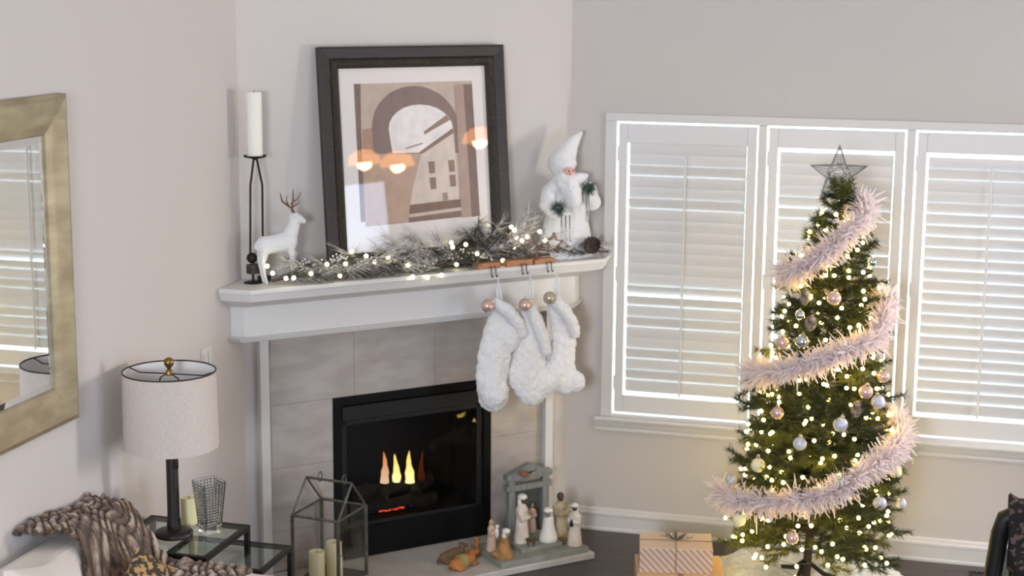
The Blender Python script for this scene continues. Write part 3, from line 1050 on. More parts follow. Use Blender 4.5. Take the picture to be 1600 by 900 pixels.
bars += [((-a_, -c_, e_), (-a_, 0, ridge)), ((-a_, c_, e_), (-a_, 0, ridge)), ((a_, -c_, e_), (a_, 0, ridge)), ((a_, c_, e_), (a_, 0, ridge)), ((-a_, 0, ridge), (a_, 0, ridge))]
for p, q in bars:
    MB().tube([p, q], 0.007, 4).build('bar', m_zinc, lan)
for (x0, y0), (x1, y1) in ((cn[0], cn[1]), (cn[1], cn[2]), (cn[2], cn[3]), (cn[3], cn[0])):
    dx, dy = (x1 - x0), (y1 - y0)
    nn = Vector((-dy, dx, 0)).normalized() * 0.001
    MB().add([(x0 - nn.x, y0 - nn.y, 0.014), (x1 - nn.x, y1 - nn.y, 0.014), (x1 - nn.x, y1 - nn.y, e_), (x0 - nn.x, y0 - nn.y, e_),
              (x0 + nn.x, y0 + nn.y, 0.014), (x1 + nn.x, y1 + nn.y, 0.014), (x1 + nn.x, y1 + nn.y, e_), (x0 + nn.x, y0 + nn.y, e_)],
             [(0, 1, 2, 3), (7, 6, 5, 4), (0, 4, 5, 1), (1, 5, 6, 2), (2, 6, 7, 3), (3, 7, 4, 0)]).build('pane', m_glass, lan)
for xx in (-0.05, 0.085):
    ring = [(xx, 0.018 * math.cos(t * PI / 6), ridge + 0.012 + 0.026 * math.sin(t * PI / 6)) for t in range(13)]
    MB().tube(ring, 0.003, 5, cap=False).build('hanging_ring', m_zinc, lan, smooth=True)


def candle(loc, r, h, label, m=m_wax_y, group='pillar candles'):
    t = thing('pillar_candle', label, 'candle', loc, 0, group)
    MB().lathe([(r, 0), (r, h - 0.004), (r * 0.93, h), (r * 0.8, h - 0.004), (r * 0.3, h - 0.01), (0, h - 0.01)], 24).build('wax', m, t, smooth=True)
    MB().tube([(0, 0, h - 0.012), (0.001, 0.002, h + 0.006)], 0.0014, 5).build('wick', m_black, t)
    return t


Ml = Matrix.Rotation(-0.135, 3, 'Z')
for (x, y), r, h, lb in (((-0.05, -0.045), 0.04, 0.145, 'short pale yellow candle inside the lantern, leftmost'),
                         ((0.0, 0.04), 0.04, 0.175, 'taller pale yellow candle inside the lantern, further back'),
                         ((0.075, -0.03), 0.012, 0.13, 'thin pale yellow candle inside the lantern by the front post')):
    v = Ml @ Vector((x, y, 0))
    candle(lanc + v + Vector((0, 0, 0.014)), r, h, lb)

# ------------------------------------------------------------------ nativity set on the hearth
ZH = HT - 0.004
m_sage = mat('sage_grey_paint', (150, 150, 140), 0.6, col2=(132, 133, 124), vscale=12)
m_grey_wood = mat('blue_grey_wood', (140, 142, 138), 0.6, col2=(116, 119, 117), vscale=10, stretch=(8, 8, 1))
nb = thing('display_plinth', 'stepped sage grey wooden plinth under the nativity figures', 'plinth', Fp(-0.43, 0.345, ZH), RF)
MB().box((-0.265, -0.165, 0), (0.265, 0.165, 0.028)).build('lower_step', m_sage, nb, bevel=0.003)
MB().box((-0.10, -0.085, 0.028), (0.15, 0.15, 0.052)).build('upper_step', m_sage, nb, bevel=0.003)
Z1, Z2 = ZH + 0.028, ZH + 0.052
stb = thing('nativity_stable', 'grey wooden gateway stable with double lintel behind the figures', 'stable', Fp(-0.33, 0.145, ZH), RF)
for xx in (-0.105, 0.105):
    MB().box((xx - 0.02, -0.018, 0.0), (xx + 0.02, 0.018, 0.37)).build('post', m_grey_wood, stb, bevel=0.002)
for z0, z1, ww in ((0.275, 0.308, 0.14), (0.335, 0.368, 0.14)):
    MB().box((-ww, -0.026, z0), (ww, 0.026, z1)).build('lintel', m_grey_wood, stb, bevel=0.003)
MB().add([(-0.125, -0.02, 0.368), (0.125, -0.02, 0.368), (0.0, -0.02, 0.415), (-0.125, 0.02, 0.368), (0.125, 0.02, 0.368), (0.0, 0.02, 0.415)],
         [(0, 1, 2), (5, 4, 3), (0, 3, 4, 1), (1, 4, 5, 2), (2, 5, 3, 0)]).build('pediment', m_grey_wood, stb)
MB().box((-0.085, 0.012, 0.0), (0.085, 0.018, 0.275)).build('back_panel', mat('dark_slate_panel', (88, 90, 88), 0.7), stb)
bird = thing('wooden_bird', 'small brown bird ornament perched on the stable lintel', 'ornament', Fp(-0.375, 0.178, ZH + 0.355), RF)
m_rust = mat('rusty_brown', (138, 88, 60), 0.7)
b = MB()
b.ball((0, -0.012, 0.016), (0.026, 0.014, 0.016), 12, 8).ball((-0.024, -0.012, 0.03), 0.011, 10, 8)
fuse(b.build('body', m_rust, bird), 0.003, 3)
MB().add([(0.01, -0.018, 0.02), (0.01, -0.006, 0.02), (0.075, -0.012, 0.032), (0.02, -0.012, 0.01)], [(0, 1, 2), (1, 3, 2), (3, 0, 2), (0, 3, 1)]).build('wing', m_black2, bird)

m_ivory = mat('ivory_resin', (224, 212, 200), 0.6, col2=(208, 192, 178), vscale=20)
m_blush = mat('blush_resin', (214, 186, 168), 0.6, col2=(196, 164, 144), vscale=20)
m_sand = mat('sand_resin', (196, 180, 152), 0.6, col2=(150, 132, 104), vscale=14)
m_brown = mat('brown_resin', (146, 108, 62), 0.6, col2=(196, 140, 86), vscale=14)
m_hair = mat('dark_hair_resin', (82, 66, 54), 0.7)
m_face = mat('tan_resin', (178, 142, 114), 0.6)
m_cloth = mat('white_resin', (232, 226, 218), 0.6)


def figure(label, s, o_, z, h, robe_m, head_m, wrap_m, turn=0.0, kneel=False, arms='front', item=None):
    t = thing('nativity_figure', label, 'figurine', Fp(s, o_, z), RF + turn, 'nativity figures')
    b = MB()
    if not kneel:
        hb = h * 0.84
        b.lathe([(0.19 * h, 0), (0.175 * h, 0.12 * h), (0.14 * h, 0.4 * h), (0.125 * h, 0.6 * h), (0.14 * h, 0.72 * h), (0.10 * h, 0.80 * h), (0.045 * h, 0.85 * h)], 18, sx=1.0, sy=0.86)
        sh, el, ha = 0.72 * h, 0.56 * h, 0.58 * h
        hz0 = 0.92 * h
        hy = -0.02 * h
    else:
        b.lathe([(0.30 * h, 0), (0.31 * h, 0.1 * h), (0.22 * h, 0.35 * h), (0.17 * h, 0.55 * h), (0.15 * h, 0.68 * h), (0.06 * h, 0.78 * h)], 18, sx=0.9, sy=1.0)
        b.ball((0, 0.16 * h, 0.12 * h), (0.22 * h, 0.28 * h, 0.14 * h), 14, 8)
        sh, el, ha = 0.64 * h, 0.45 * h, 0.45 * h
        hz0 = 0.86 * h
        hy = -0.07 * h
    for sg in (-1, 1):
        b.capsule([(sg * 0.11 * h, 0, sh), (sg * 0.13 * h, -0.06 * h, el), (sg * 0.03 * h, -0.15 * h, ha)], [0.055 * h, 0.048 * h, 0.032 * h], 8)
    b.capsule([(0, 0, 0.8 * h if not kneel else 0.7 * h), (0, hy, hz0 - 0.03 * h)], [0.045 * h, 0.035 * h], 8)
    fuse(b.build('robe', robe_m, t), max(0.0028, h * 0.016), 3)
    hr = 0.08 * h if not kneel else 0.12 * h
    b = MB()
    b.ball((0, hy, hz0), (hr * 0.85, hr * 0.95, hr * 1.12), 14, 10)
    b.ball((0, hy - hr * 0.95, hz0 - hr * 0.1), hr * 0.16, 8, 6)
    b.build('head', head_m, t, smooth=True)
    b = MB()
    if wrap_m is m_cloth:
        b.lathe([(hr * 0.9, hz0 + 0.15 * hr), (hr * 1.2, hz0 + 0.5 * hr), (hr * 1.1, hz0 + 0.95 * hr), (hr * 0.6, hz0 + 1.3 * hr), (0, hz0 + 1.36 * hr)], 16, (0, hy + 0.1 * hr, 0))
        b.ball((0, hy + hr * 0.55, hz0 - hr * 0.55), (hr * 1.05, hr * 0.75, hr * 1.35), 14, 10)
        b.build('headcloth', wrap_m, t, smooth=True)
    else:
        b.ball((0, hy + hr * 0.25, hz0 + hr * 0.2), (hr * 0.98, hr * 0.95, hr * 1.1), 14, 10)
        b.ball((0, hy + hr * 0.7, hz0 - hr * 0.9), (hr * 0.7, hr * 0.5, hr * 0.9), 12, 8)
        b.build('hair', wrap_m, t, smooth=True)
    if item == 'child':
        b = MB()
        b.ball((0.09 * h, -0.15 * h, 0.58 * h), (0.075 * h, 0.07 * h, 0.17 * h), 12, 8).ball((0.09 * h, -0.16 * h, 0.79 * h), 0.065 * h, 12, 8)
        b.build('swaddled_child', m_cloth, t, smooth=True)
    if item == 'jar':
        MB().lathe([(0.03 * h, 0.50 * h), (0.045 * h, 0.53 * h), (0.045 * h, 0.59 * h), (0.02 * h, 0.63 * h), (0.025 * h, 0.66 * h), (0, 0.66 * h)], 12, (0, -0.19 * h, 0)).build('jar', m_black2, t, smooth=True)
    return t


figure('blush robed nativity figure with fair hair holding a child, leftmost', -0.645, 0.31, Z1, 0.165, m_blush, m_face, mat('fair_hair_resin', (200, 170, 112), 0.7), 0.5, item='child')
figure('kneeling nativity figure in a brown robe with white headcloth', -0.64, 0.44, Z1, 0.155, m_brown, m_face, m_cloth, 0.9, kneel=True)
figure('tall nativity figure in a long white robe with white turban before the stable', -0.468, 0.32, Z1, 0.275, m_ivory, m_hair, m_cloth, 0.7)
figure('small dark haired nativity figure standing in the stable doorway', -0.345, 0.215, Z2, 0.16, m_blush, m_face, m_hair, 0.0)
figure('kneeling nativity figure in white with a grey veil', -0.335, 0.375, Z2, 0.18, m_cloth, mat('grey_veil_resin', (138, 132, 126), 0.7), m_cloth, -0.8, kneel=True)
figure('tall dark bearded nativity figure in a sand robe at the right', -0.235, 0.33, Z1, 0.255, m_sand, m_hair, m_hair, -0.3)
figure('white robed nativity figure with white turban holding a dark jar, rightmost', -0.215, 0.445, Z1, 0.225, m_ivory, m_hair, m_cloth, -1.0, item='jar')

m_lamb = mat('dark_brown_animal', (84, 68, 50), 0.7)
m_olive = mat('olive_wool', (112, 98, 52), 0.8, bump=0.5)
m_calf = mat('orange_tan_animal', (190, 122, 62), 0.65, col2=(150, 96, 54), vscale=16)
m_blanket = mat('sage_blanket', (150, 144, 92), 0.8)
m_mule = mat('grey_brown_animal', (112, 88, 62), 0.7)


def animal(label, s, o_, z, turn, L, m, lying, neck, horn=False, blanket=None):
    t = thing('animal_figurine', label, 'figurine', Fp(s, o_, z), RF + turn, 'nativity animals')
    b = MB()
    if lying:
        b.capsule([(-0.4 * L, 0, 0.2 * L), (0, 0, 0.23 * L), (0.3 * L, 0, 0.24 * L)], [0.19 * L, 0.22 * L, 0.2 * L])
        for sg in (-1, 1):
            b.capsule([(0.3 * L, sg * 0.12 * L, 0.12 * L), (0.5 * L, sg * 0.14 * L, 0.06 * L), (0.34 * L, sg * 0.18 * L, 0.045 * L)], [0.08 * L, 0.055 * L, 0.042 * L], 8)
            b.capsule([(-0.4 * L, sg * 0.14 * L, 0.12 * L), (-0.15 * L, sg * 0.24 * L, 0.07 * L), (-0.4 * L, sg * 0.26 * L, 0.045 * L)], [0.1 * L, 0.06 * L, 0.04 * L], 8)
        hb = 0.3 * L
    else:
        b.capsule([(-0.35 * L, 0, 0.5 * L), (0, 0, 0.5 * L), (0.3 * L, 0, 0.52 * L)], [0.17 * L, 0.18 * L, 0.16 * L])
        for sx_ in (-0.33, 0.28):
            for sg in (-1, 1):
                b.capsule([(sx_ * L, sg * 0.1 * L, 0.42 * L), (sx_ * L - 0.02 * L, sg * 0.1 * L, 0.2 * L), (sx_ * L, sg * 0.1 * L, 0.03 * L)], [0.08 * L, 0.05 * L, 0.045 * L], 8)
        hb = 0.58 * L
    nx, nz = 0.42 * L, hb + neck * L
    b.capsule([(0.3 * L, 0, hb), (nx, 0, nz)], [0.14 * L, 0.1 * L], 8)
    b.capsule([(nx, 0, nz + 0.03 * L), (nx + 0.2 * L, 0, nz - 0.03 * L)], [0.11 * L, 0.065 * L], 8)
    for sg in (-1, 1):
        b.capsule([(nx - 0.04 * L, sg * 0.08 * L, nz + 0.1 * L), (nx - 0.07 * L, sg * 0.17 * L, nz + 0.13 * L)], [0.035 * L, 0.018 * L], 6)
    fuse(b.build('body', m, t), L * 0.028, 4)
    MB().tube([(-0.55 * L, 0, hb - 0.02 * L), (-0.66 * L, 0.05 * L, hb - 0.16 * L), (-0.62 * L, 0.08 * L, hb - 0.26 * L)], [0.03 * L, 0.02 * L, 0.03 * L], 6).build('tail', m, t, smooth=True)
    if horn:
        for sg in (-1, 1):
            MB().tube([(nx, sg * 0.05 * L, nz + 0.1 * L), (nx + 0.01 * L, sg * 0.11 * L, nz + 0.17 * L), (nx + 0.03 * L, sg * 0.12 * L, nz + 0.25 * L)], [0.028 * L, 0.02 * L, 0.006 * L], 6).build('horn', m_hair, t, smooth=True)
    if blanket:
        b = MB()
        b.lathe([(0.20 * L, -0.12 * L), (0.25 * L, -0.1 * L), (0.255 * L, 0.1 * L), (0.2 * L, 0.14 * L)], 18, sx=1, sy=1)
        M_ = Matrix.Rotation(PI / 2, 4, 'Y')
        b.v = [tuple(M_ @ Vector(p) + Vector((-0.1 * L, 0, 0.225 * L))) for p in b.v]
        b.v = [(x, y, max(z_, 0.002)) for x, y, z_ in b.v]
        b.build('blanket', blanket, t, smooth=True)
    return t


animal('small dark brown standing lamb in front of the white robed figure', -0.462, 0.412, Z2, -1.2, 0.062, m_lamb, False, 0.16)
animal('tiny dark sheep between the two rightmost nativity figures', -0.262, 0.405, Z1, -1.3, 0.05, m_olive, False, 0.1)
animal('lying orange tan ox figurine with sage blanket on the hearth', -0.855, 0.40, ZH, 0.25, 0.155, m_calf, True, 0.12, True, m_blanket)
animal('lying grey brown donkey figurine behind the ox on the hearth', -0.86, 0.29, ZH, 0.2, 0.15, m_mule, True, 0.16)
animal('orange camel figurine with raised head beside the nativity base', -0.755, 0.30, ZH, 0.5, 0.12, m_calf, True, 0.42)

# ------------------------------------------------------------------ side tables, lamp, vase, candle
ZT = 0.70


def side_table(label, x0, x1, y0, y1, z, t_):
    t = thing('side_table', label, 'table', ((x0 + x1) / 2, (y0 + y1) / 2, 0), 0, 'nesting side tables')
    ax, ay = (x1 - x0) / 2, (y1 - y0) / 2
    for sx_ in (-1, 1):
        for sy_ in (-1, 1):
            cx, cy = sx_ * (ax - t_ / 2), sy_ * (ay - t_ / 2)
            MB().box((cx - t_ / 2, cy - t_ / 2, 0), (cx + t_ / 2, cy + t_ / 2, z - t_)).build('leg', m_black2, t, bevel=0.002)
    for sy_ in (-1, 1):
        MB().box((-ax, sy_ * ay - (t_ if sy_ > 0 else 0), z - t_), (ax, sy_ * ay + (t_ if sy_ < 0 else 0), z)).build('rail', m_black2, t, bevel=0.002)
    for sx_ in (-1, 1):
        MB().box((sx_ * ax - (t_ if sx_ > 0 else 0), -ay + t_, z - t_), (sx_ * ax + (t_ if sx_ < 0 else 0), ay - t_, z)).build('rail', m_black2, t, bevel=0.002)
    MB().box((-ax + t_ - 0.004, -ay + t_ - 0.004, z - 0.009), (ax - t_ + 0.004, ay - t_ + 0.004, z - 0.001)).build('glass_top', m_tglass, t)
    return t


m_tglass = glass_mat('greenish_table_glass', (238, 243, 240), 1.5)
side_table('taller black metal side table with glass top under the lamp', -1.295, -0.828, -2.80, -2.370, ZT, 0.022)
side_table('lower black metal nesting table with glass top beside the lantern', -1.10, -0.622, -2.72, -2.398, 0.637, 0.02)

m_shade = mat('oatmeal_linen', (206, 196, 190), 0.9, col2=(192, 180, 172), vscale=60, stretch=(6, 6, 1), bump=0.15, bscale=400, subsurf=0.0)
m_shade_in = mat('white_shade_lining', (225, 222, 222), 0.8)
m_bronze = mat('dark_bronze', (56, 50, 48), 0.42, metal=0.5)
m_brass = mat('aged_brass', (132, 104, 56), 0.35, metal=0.8)
lamp = thing('table_lamp', 'table lamp with oatmeal drum shade on the side table', 'lamp', (-1.078, -2.585, ZT))
MB().lathe([(0.078, 0), (0.08, 0.012), (0.075, 0.02), (0.05, 0.026), (0.028, 0.03), (0.028, 0.05)], 32).build('base', m_bronze, lamp, smooth=True)
MB().lathe([(0.03, 0.045), (0.026, 0.08), (0.025, 0.38), (0.02, 0.46), (0.012, 0.47), (0.012, 0.5)], 20).build('pole', m_bronze, lamp, smooth=True)
shb, sht = 0.388, 0.708
MB().lathe([(0.196, shb), (0.191, sht), (0.1885, sht), (0.1935, shb)], 56, close=True).build('lamp_shade', m_shade, lamp, smooth=True)
MB().lathe([(0.1933, shb + 0.002), (0.1883, sht - 0.002), (0.187, sht - 0.002), (0.192, shb + 0.002)], 56, close=True).build('shade_lining', m_shade_in, lamp, smooth=True)
MB().lathe([(0.1925, sht - 0.002), (0.1925, sht + 0.003), (0.187, sht + 0.003), (0.187, sht - 0.002)], 56, close=True).build('rim', m_bronze, lamp)
for k, a0 in enumerate((0.25, 0.25 + PI * 0.9)):
    c0, s0 = math.cos(a0), math.sin(a0)
    MB().tube([(0.012 * c0, 0.012 * s0, sht - 0.012), (0.14 * c0, 0.14 * s0, sht - 0.018), (0.188 * c0, 0.188 * s0, sht - 0.002)], 0.0028, 6).build('spider_arm', m_bronze, lamp)
for sg in (-1, 1):
    MB().tube([(sg * 0.01, 0, sht - 0.012), (sg * 0.04, 0, sht - 0.03), (sg * 0.06, 0, sht - 0.1), (sg * 0.055, 0, shb + 0.12), (sg * 0.012, 0, shb + 0.09)], 0.003, 6).build('harp', m_bronze, lamp)
MB().lathe([(0.014, sht - 0.018), (0.014, sht), (0.007, sht + 0.008), (0.01, sht + 0.014), (0.019, sht + 0.026), (0.021, sht + 0.038), (0.016, sht + 0.052), (0, sht + 0.058)], 18).build('finial', m_brass, lamp, smooth=True)
MB().tube([(0.03, -0.02, shb + 0.05), (0.031, -0.02, shb - 0.02), (0.034, -0.02, shb - 0.045), (0.033, -0.02, shb - 0.085), (0.028, -0.02, shb - 0.092)], [0.0015, 0.0015, 0.005, 0.007, 0.003], 8).build('pull_chain', m_bronze, lamp, smooth=True)

vase = thing('crystal_vase', 'square cut crystal vase on the side table beside the lamp', 'vase', (-0.952, -2.505, ZT), 0.95)
m_crystal = mat('cut_crystal', (250, 252, 252), 0.02, trans=1.0, ior=1.5)
b = MB()


def sq(h_, z):
    return [(-h_, -h_, z), (h_, -h_, z), (h_, h_, z), (-h_, h_, z)]


lv = [sq(0.034, 0.0), sq(0.036, 0.03), sq(0.052, 0.225), sq(0.048, 0.225), sq(0.032, 0.035)]
vs = [p for q in lv for p in q]
fs = [(3, 2, 1, 0), (16, 17, 18, 19)]
for i in range(4):
    for j in range(4):
        j2 = (j + 1) % 4
        fs.append((i * 4 + j, i * 4 + j2, (i + 1) * 4 + j2, (i + 1) * 4 + j))
b.add(vs, fs)
b.build('body', m_crystal, vase)
stud = MB().add([(-0.0055, 0, -0.0055), (0.0055, 0, -0.0055), (0.0055, 0, 0.0055), (-0.0055, 0, 0.0055), (0, -0.004, 0)],
                [(0, 1, 4), (1, 2, 4), (2, 3, 4), (3, 0, 4), (3, 2, 1, 0)])
b = MB()
for side in range(4):
    Rm = Matrix.Rotation(side * PI / 2, 3, 'Z')
    for r_ in range(15):
        z = 0.04 + r_ * 0.0122
        h_ = 0.036 + (0.052 - 0.036) * (z - 0.03) / 0.195
        for c_i in range(6):
            x = (c_i - 2.5) * h_ * 0.31
            b.add([Rm @ (Vector(p) * (h_ / 0.046) + Vector((x, -h_ - 0.0003, z))) for p in stud.v], stud.f)
o = b.build('cut_studs', m_crystal, vase)
o['kind'] = 'stuff'
candle((-1.085, -2.43, ZT), 0.035, 0.118, 'pale yellow pillar candle standing behind the lamp base')

# ------------------------------------------------------------------ sofa, throw, cushion
m_sofa = mat('cream_upholstery', (222, 214, 208), 0.9, bump=0.1, bscale=500)
sofa = thing('sofa', 'cream upholstered sofa against the left wall', 'sofa', (-0.9, -3.75, 0))
sx0, sy0 = -0.9, -3.75


def soft(b, name, m, par, bev):
    o = b.build(name, m, par, bevel=bev, seg=4)
    return o


soft(MB().box((-0.40, -1.0, 0.10), (-0.20, 0.90, 0.89)), 'back', m_sofa, sofa, 0.06)
soft(MB().box((-0.40, 0.67, 0.10), (0.56, 0.91, 0.69)), 'arm', m_sofa, sofa, 0.06)
soft(MB().box((-0.40, -1.24, 0.10), (0.56, -1.0, 0.69)), 'arm', m_sofa, sofa, 0.06)
soft(MB().box((-0.20, -1.0, 0.10), (0.56, 0.67, 0.30)), 'seat_base', m_sofa, sofa, 0.02)
for y0, y1 in ((-1.0, -0.17), (-0.16, 0.67)):
    soft(MB().box((-0.20, y0, 0.30), (0.58, y1, 0.47)), 'seat_cushion', m_sofa, sofa, 0.05)
for x in (-0.36, 0.5):
    for y in (-1.18, 0.85):
        MB().lathe([(0.02, 0), (0.03, 0.1)], 12, (x, y, 0)).build('leg', m_black2, sofa)


def pillow(name, label, cat, loc, rot, w_, h_, d_, m):
    n = 16
    b = MB()
    for sg in (-1, 1):
        vs = []
        for i in range(n + 1):
            for j in range(n + 1):
                u, v = 2 * i / n - 1, 2 * j / n - 1
                pf = (1 - u ** 4) ** 0.5 * (1 - v ** 4) ** 0.5
                cu_, cv_ = u * (1 - 0.06 * (1 - v * v) * 0), v
                pin = 1 - 0.07 * (1 - abs(u * v))
                vs.append((cu_ * w_ / 2 * pin, sg * d_ / 2 * pf, cv_ * h_ / 2 * pin))
        fs = []
        for i in range(n):
            for j in range(n):
                q = (i * (n + 1) + j, i * (n + 1) + j + 1, (i + 1) * (n + 1) + j + 1, (i + 1) * (n + 1) + j)
                fs.append(q if sg > 0 else q[::-1])
        b.add(vs, fs)
    o = b.build(name, m, smooth=True, loc=loc, rot=rot)
    return tag(o, label, cat)


pillow('back_cushion', 'cream back cushion leaning in the sofa beside the fur throw', 'cushion', (-1.02, -3.76, 0.735), (0, 0.24, PI / 2 + 0.12), 0.58, 0.50, 0.2, m_sofa)
m_tap = mat('tapestry', (178, 142, 94), 0.85, col2=(66, 54, 46), vscale=42, detail=2, lo=0.47, hi=0.53, bump=0.2, bscale=300)
pillow('tapestry_pillow', 'black and ochre patterned tapestry pillow on the fur throw', 'pillow', (-0.93, -3.10, 0.60), (0.0, 0.6, PI / 2 - 0.4), 0.36, 0.36, 0.13, m_tap)

# faux fur throw over the corner of the sofa
m_throw = bpy.data.materials.new('brown_grey_faux_fur')
m_throw.use_nodes = True
nt = m_throw.node_tree
pb = nt.nodes['Principled BSDF']
pb.inputs['Roughness'].default_value = 0.95
pb.inputs['Sheen Weight'].default_value = 0.3
at = nt.nodes.new('ShaderNodeAttribute')
at.attribute_name = 'pile'
nz = nt.nodes.new('ShaderNodeTexNoise')
nz.inputs['Scale'].default_value = 55
nz.inputs['Detail'].default_value = 6
tcn = nt.nodes.new('ShaderNodeTexCoord')
mp = nt.nodes.new('ShaderNodeMapping')
mp.inputs['Scale'].default_value = (1, 2.5, 0.6)
nt.links.new(tcn.outputs['Object'], mp.inputs['Vector'])
nt.links.new(mp.outputs['Vector'], nz.inputs['Vector'])
ad = nt.nodes.new('ShaderNodeMath')
ad.operation = 'MULTIPLY_ADD'
ad.inputs[1].default_value = 0.6
nt.links.new(nz.outputs['Fac'], ad.inputs[0])
ad2 = nt.nodes.new('ShaderNodeMath')
ad2.operation = 'MULTIPLY'
ad2.inputs[1].default_value = 0.55
nt.links.new(at.outputs['Fac'], ad2.inputs[0])
nt.links.new(ad2.outputs[0], ad.inputs[2])
rp = nt.nodes.new('ShaderNodeValToRGB')
e = rp.color_ramp.elements
e[0].position, e[0].color = 0.38, lin((40, 27, 20))
e[1].position, e[1].color = 0.88, lin((196, 178, 162))
x = rp.color_ramp.elements.new(0.62)
x.color = lin((108, 82, 62))
nt.links.new(ad.outputs[0], rp.inputs['Fac'])
nt.links.new(rp.outputs['Color'], pb.inputs['Base Color'])
bp = nt.nodes.new('ShaderNodeBump')
bp.inputs['Strength'].default_value = 0.7
bp.inputs['Distance'].default_value = 0.01
nt.links.new(nz.outputs['Fac'], bp.inputs['Height'])
nt.links.new(bp.outputs['Normal'], pb.inputs['Normal'])


def smooth01(t):
    t = max(0.0, min(1.0, t))
    return t * t * (3 - 2 * t)


def sofa_top(x, y):
    back = 0.945 - 0.235 * smooth01((x + 1.16) / 0.22) + 0.02 * math.sin(y * 9)
    if x > -1.0:
        back -= 0.0
    f = smooth01((x + 0.66) / 0.12)
    back -= 0.02 * f
    near = smooth01((-3.12 - y) / 0.10)
    drop = 0.30 * near * smooth01((x + 1.10) / 0.1)
    far = smooth01((y + 2.87) / 0.05)
    return back - drop - 0.10 * far


nx_, ny_ = 210, 150
tx0, tx1, ty0, ty1 = -1.312, -0.60, -3.42, -2.832
verts, faces, pile = [], [], []
for i in range(nx_ + 1):
    for j in range(ny_ + 1):
        x = tx0 + (tx1 - tx0) * i / nx_
        y = ty0 + (ty1 - ty0) * j / ny_
        # tufted rows running down the throw, wandering
        wx = noise.noise(Vector((x * 9, y * 9, 1.0))) * 0.045
        wy = noise.noise(Vector((x * 9, y * 9, 7.0))) * 0.06
        uu = (x + wx) * 0.85 + (y + wy) * 0.5
        row = math.floor(uu / 0.034)
        fr_ = uu / 0.034 - row
        vv = (y + wy - x * 0.6) / 0.085 + 0.5 * (row % 2) + 0.8 * math.sin(row * 1.9)
        cell = math.floor(vv)
        fv = vv - cell
        rv = noise.noise(Vector((row * 3.7, cell * 5.1, 0.5)))
        hgt = math.sqrt(max(0.0, math.sin(PI * fr_))) * (0.3 + 0.7 * math.sqrt(max(0, math.sin(PI * fv)))) * (0.8 + 0.5 * rv)
        z = sofa_top(x, y) + 0.026 * hgt + 0.012 * noise.noise(Vector((x * 25, y * 25, 3)))
        verts.append((x, y, z))
        pile.append(hgt)
for i in range(nx_):
    for j in range(ny_):
        x = tx0 + (tx1 - tx0) * (i + 0.5) / nx_
        y = ty0 + (ty1 - ty0) * (j + 0.5) / ny_
        edge = -3.40 + 0.10 * smooth01((x + 1.25) / 0.2) + 0.16 * smooth01((x + 1.0) / 0.3)
        if y < edge:
            continue
        k = i * (ny_ + 1) + j
        faces.append((k, k + ny_ + 1, k + ny_ + 2, k + 1))
me = bpy.data.meshes.new('fur_throw')
me.from_pydata(verts, [], faces)
a_t = me.attributes.new('pile', 'FLOAT', 'POINT')
a_t.data.foreach_set('value', pile)
me.shade_smooth()
throw = put('fur_throw', me, m_throw)
sd = throw.modifiers.new('thickness', 'SOLIDIFY')
sd.thickness = 0.02
tag(throw, 'brown and grey chunky faux fur throw draped over the sofa corner', 'throw')

# ------------------------------------------------------------------ christmas tree
TB = Vector((1.385, -0.62, 0))


def axis(z):
    return Vector((1.385 + 0.1 * z / 2.07, -0.62, z))


RZ = [(0, 0.40), (0.12, 0.46), (0.33, 0.46), (0.94, 0.365), (1.39, 0.265), (1.735, 0.195), (1.92, 0.12), (2.07, 0.02)]


def rad(z):
    for (a, ra), (b_, rb) in zip(RZ, RZ[1:]):
        if z <= b_:
            return ra + (rb - ra) * (z - a) / (b_ - a)
    return 0.02


m_needle = mat('green_needles', (60, 68, 28), 0.7, col2=(108, 108, 48), vscale=12)
m_needle2 = mat('dark_green_needles', (30, 38, 22), 0.7, col2=(56, 64, 36), vscale=12)
m_trunk = mat('tree_trunk', (54, 44, 34), 0.9)
tree = thing('christmas_tree', 'slim lit artificial christmas tree in front of the shuttered windows', 'christmas tree', TB)
MB().tube([axis(z) - TB for z in (0.02, 0.5, 1.0, 1.5, 2.03)], [0.022, 0.02, 0.016, 0.011, 0.005], 8).build('trunk', m_trunk, tree)
for k in range(3):
    a = -PI / 2 - 0.35 + k * 2 * PI / 3
    MB().tube([(0, 0, 0.16), (0.09 * math.cos(a), 0.09 * math.sin(a), 0.09), (0.20 * math.cos(a), 0.20 * math.sin(a), 0.012 + 0.046)], 0.012, 6).build('stand_leg', m_black2, tree)


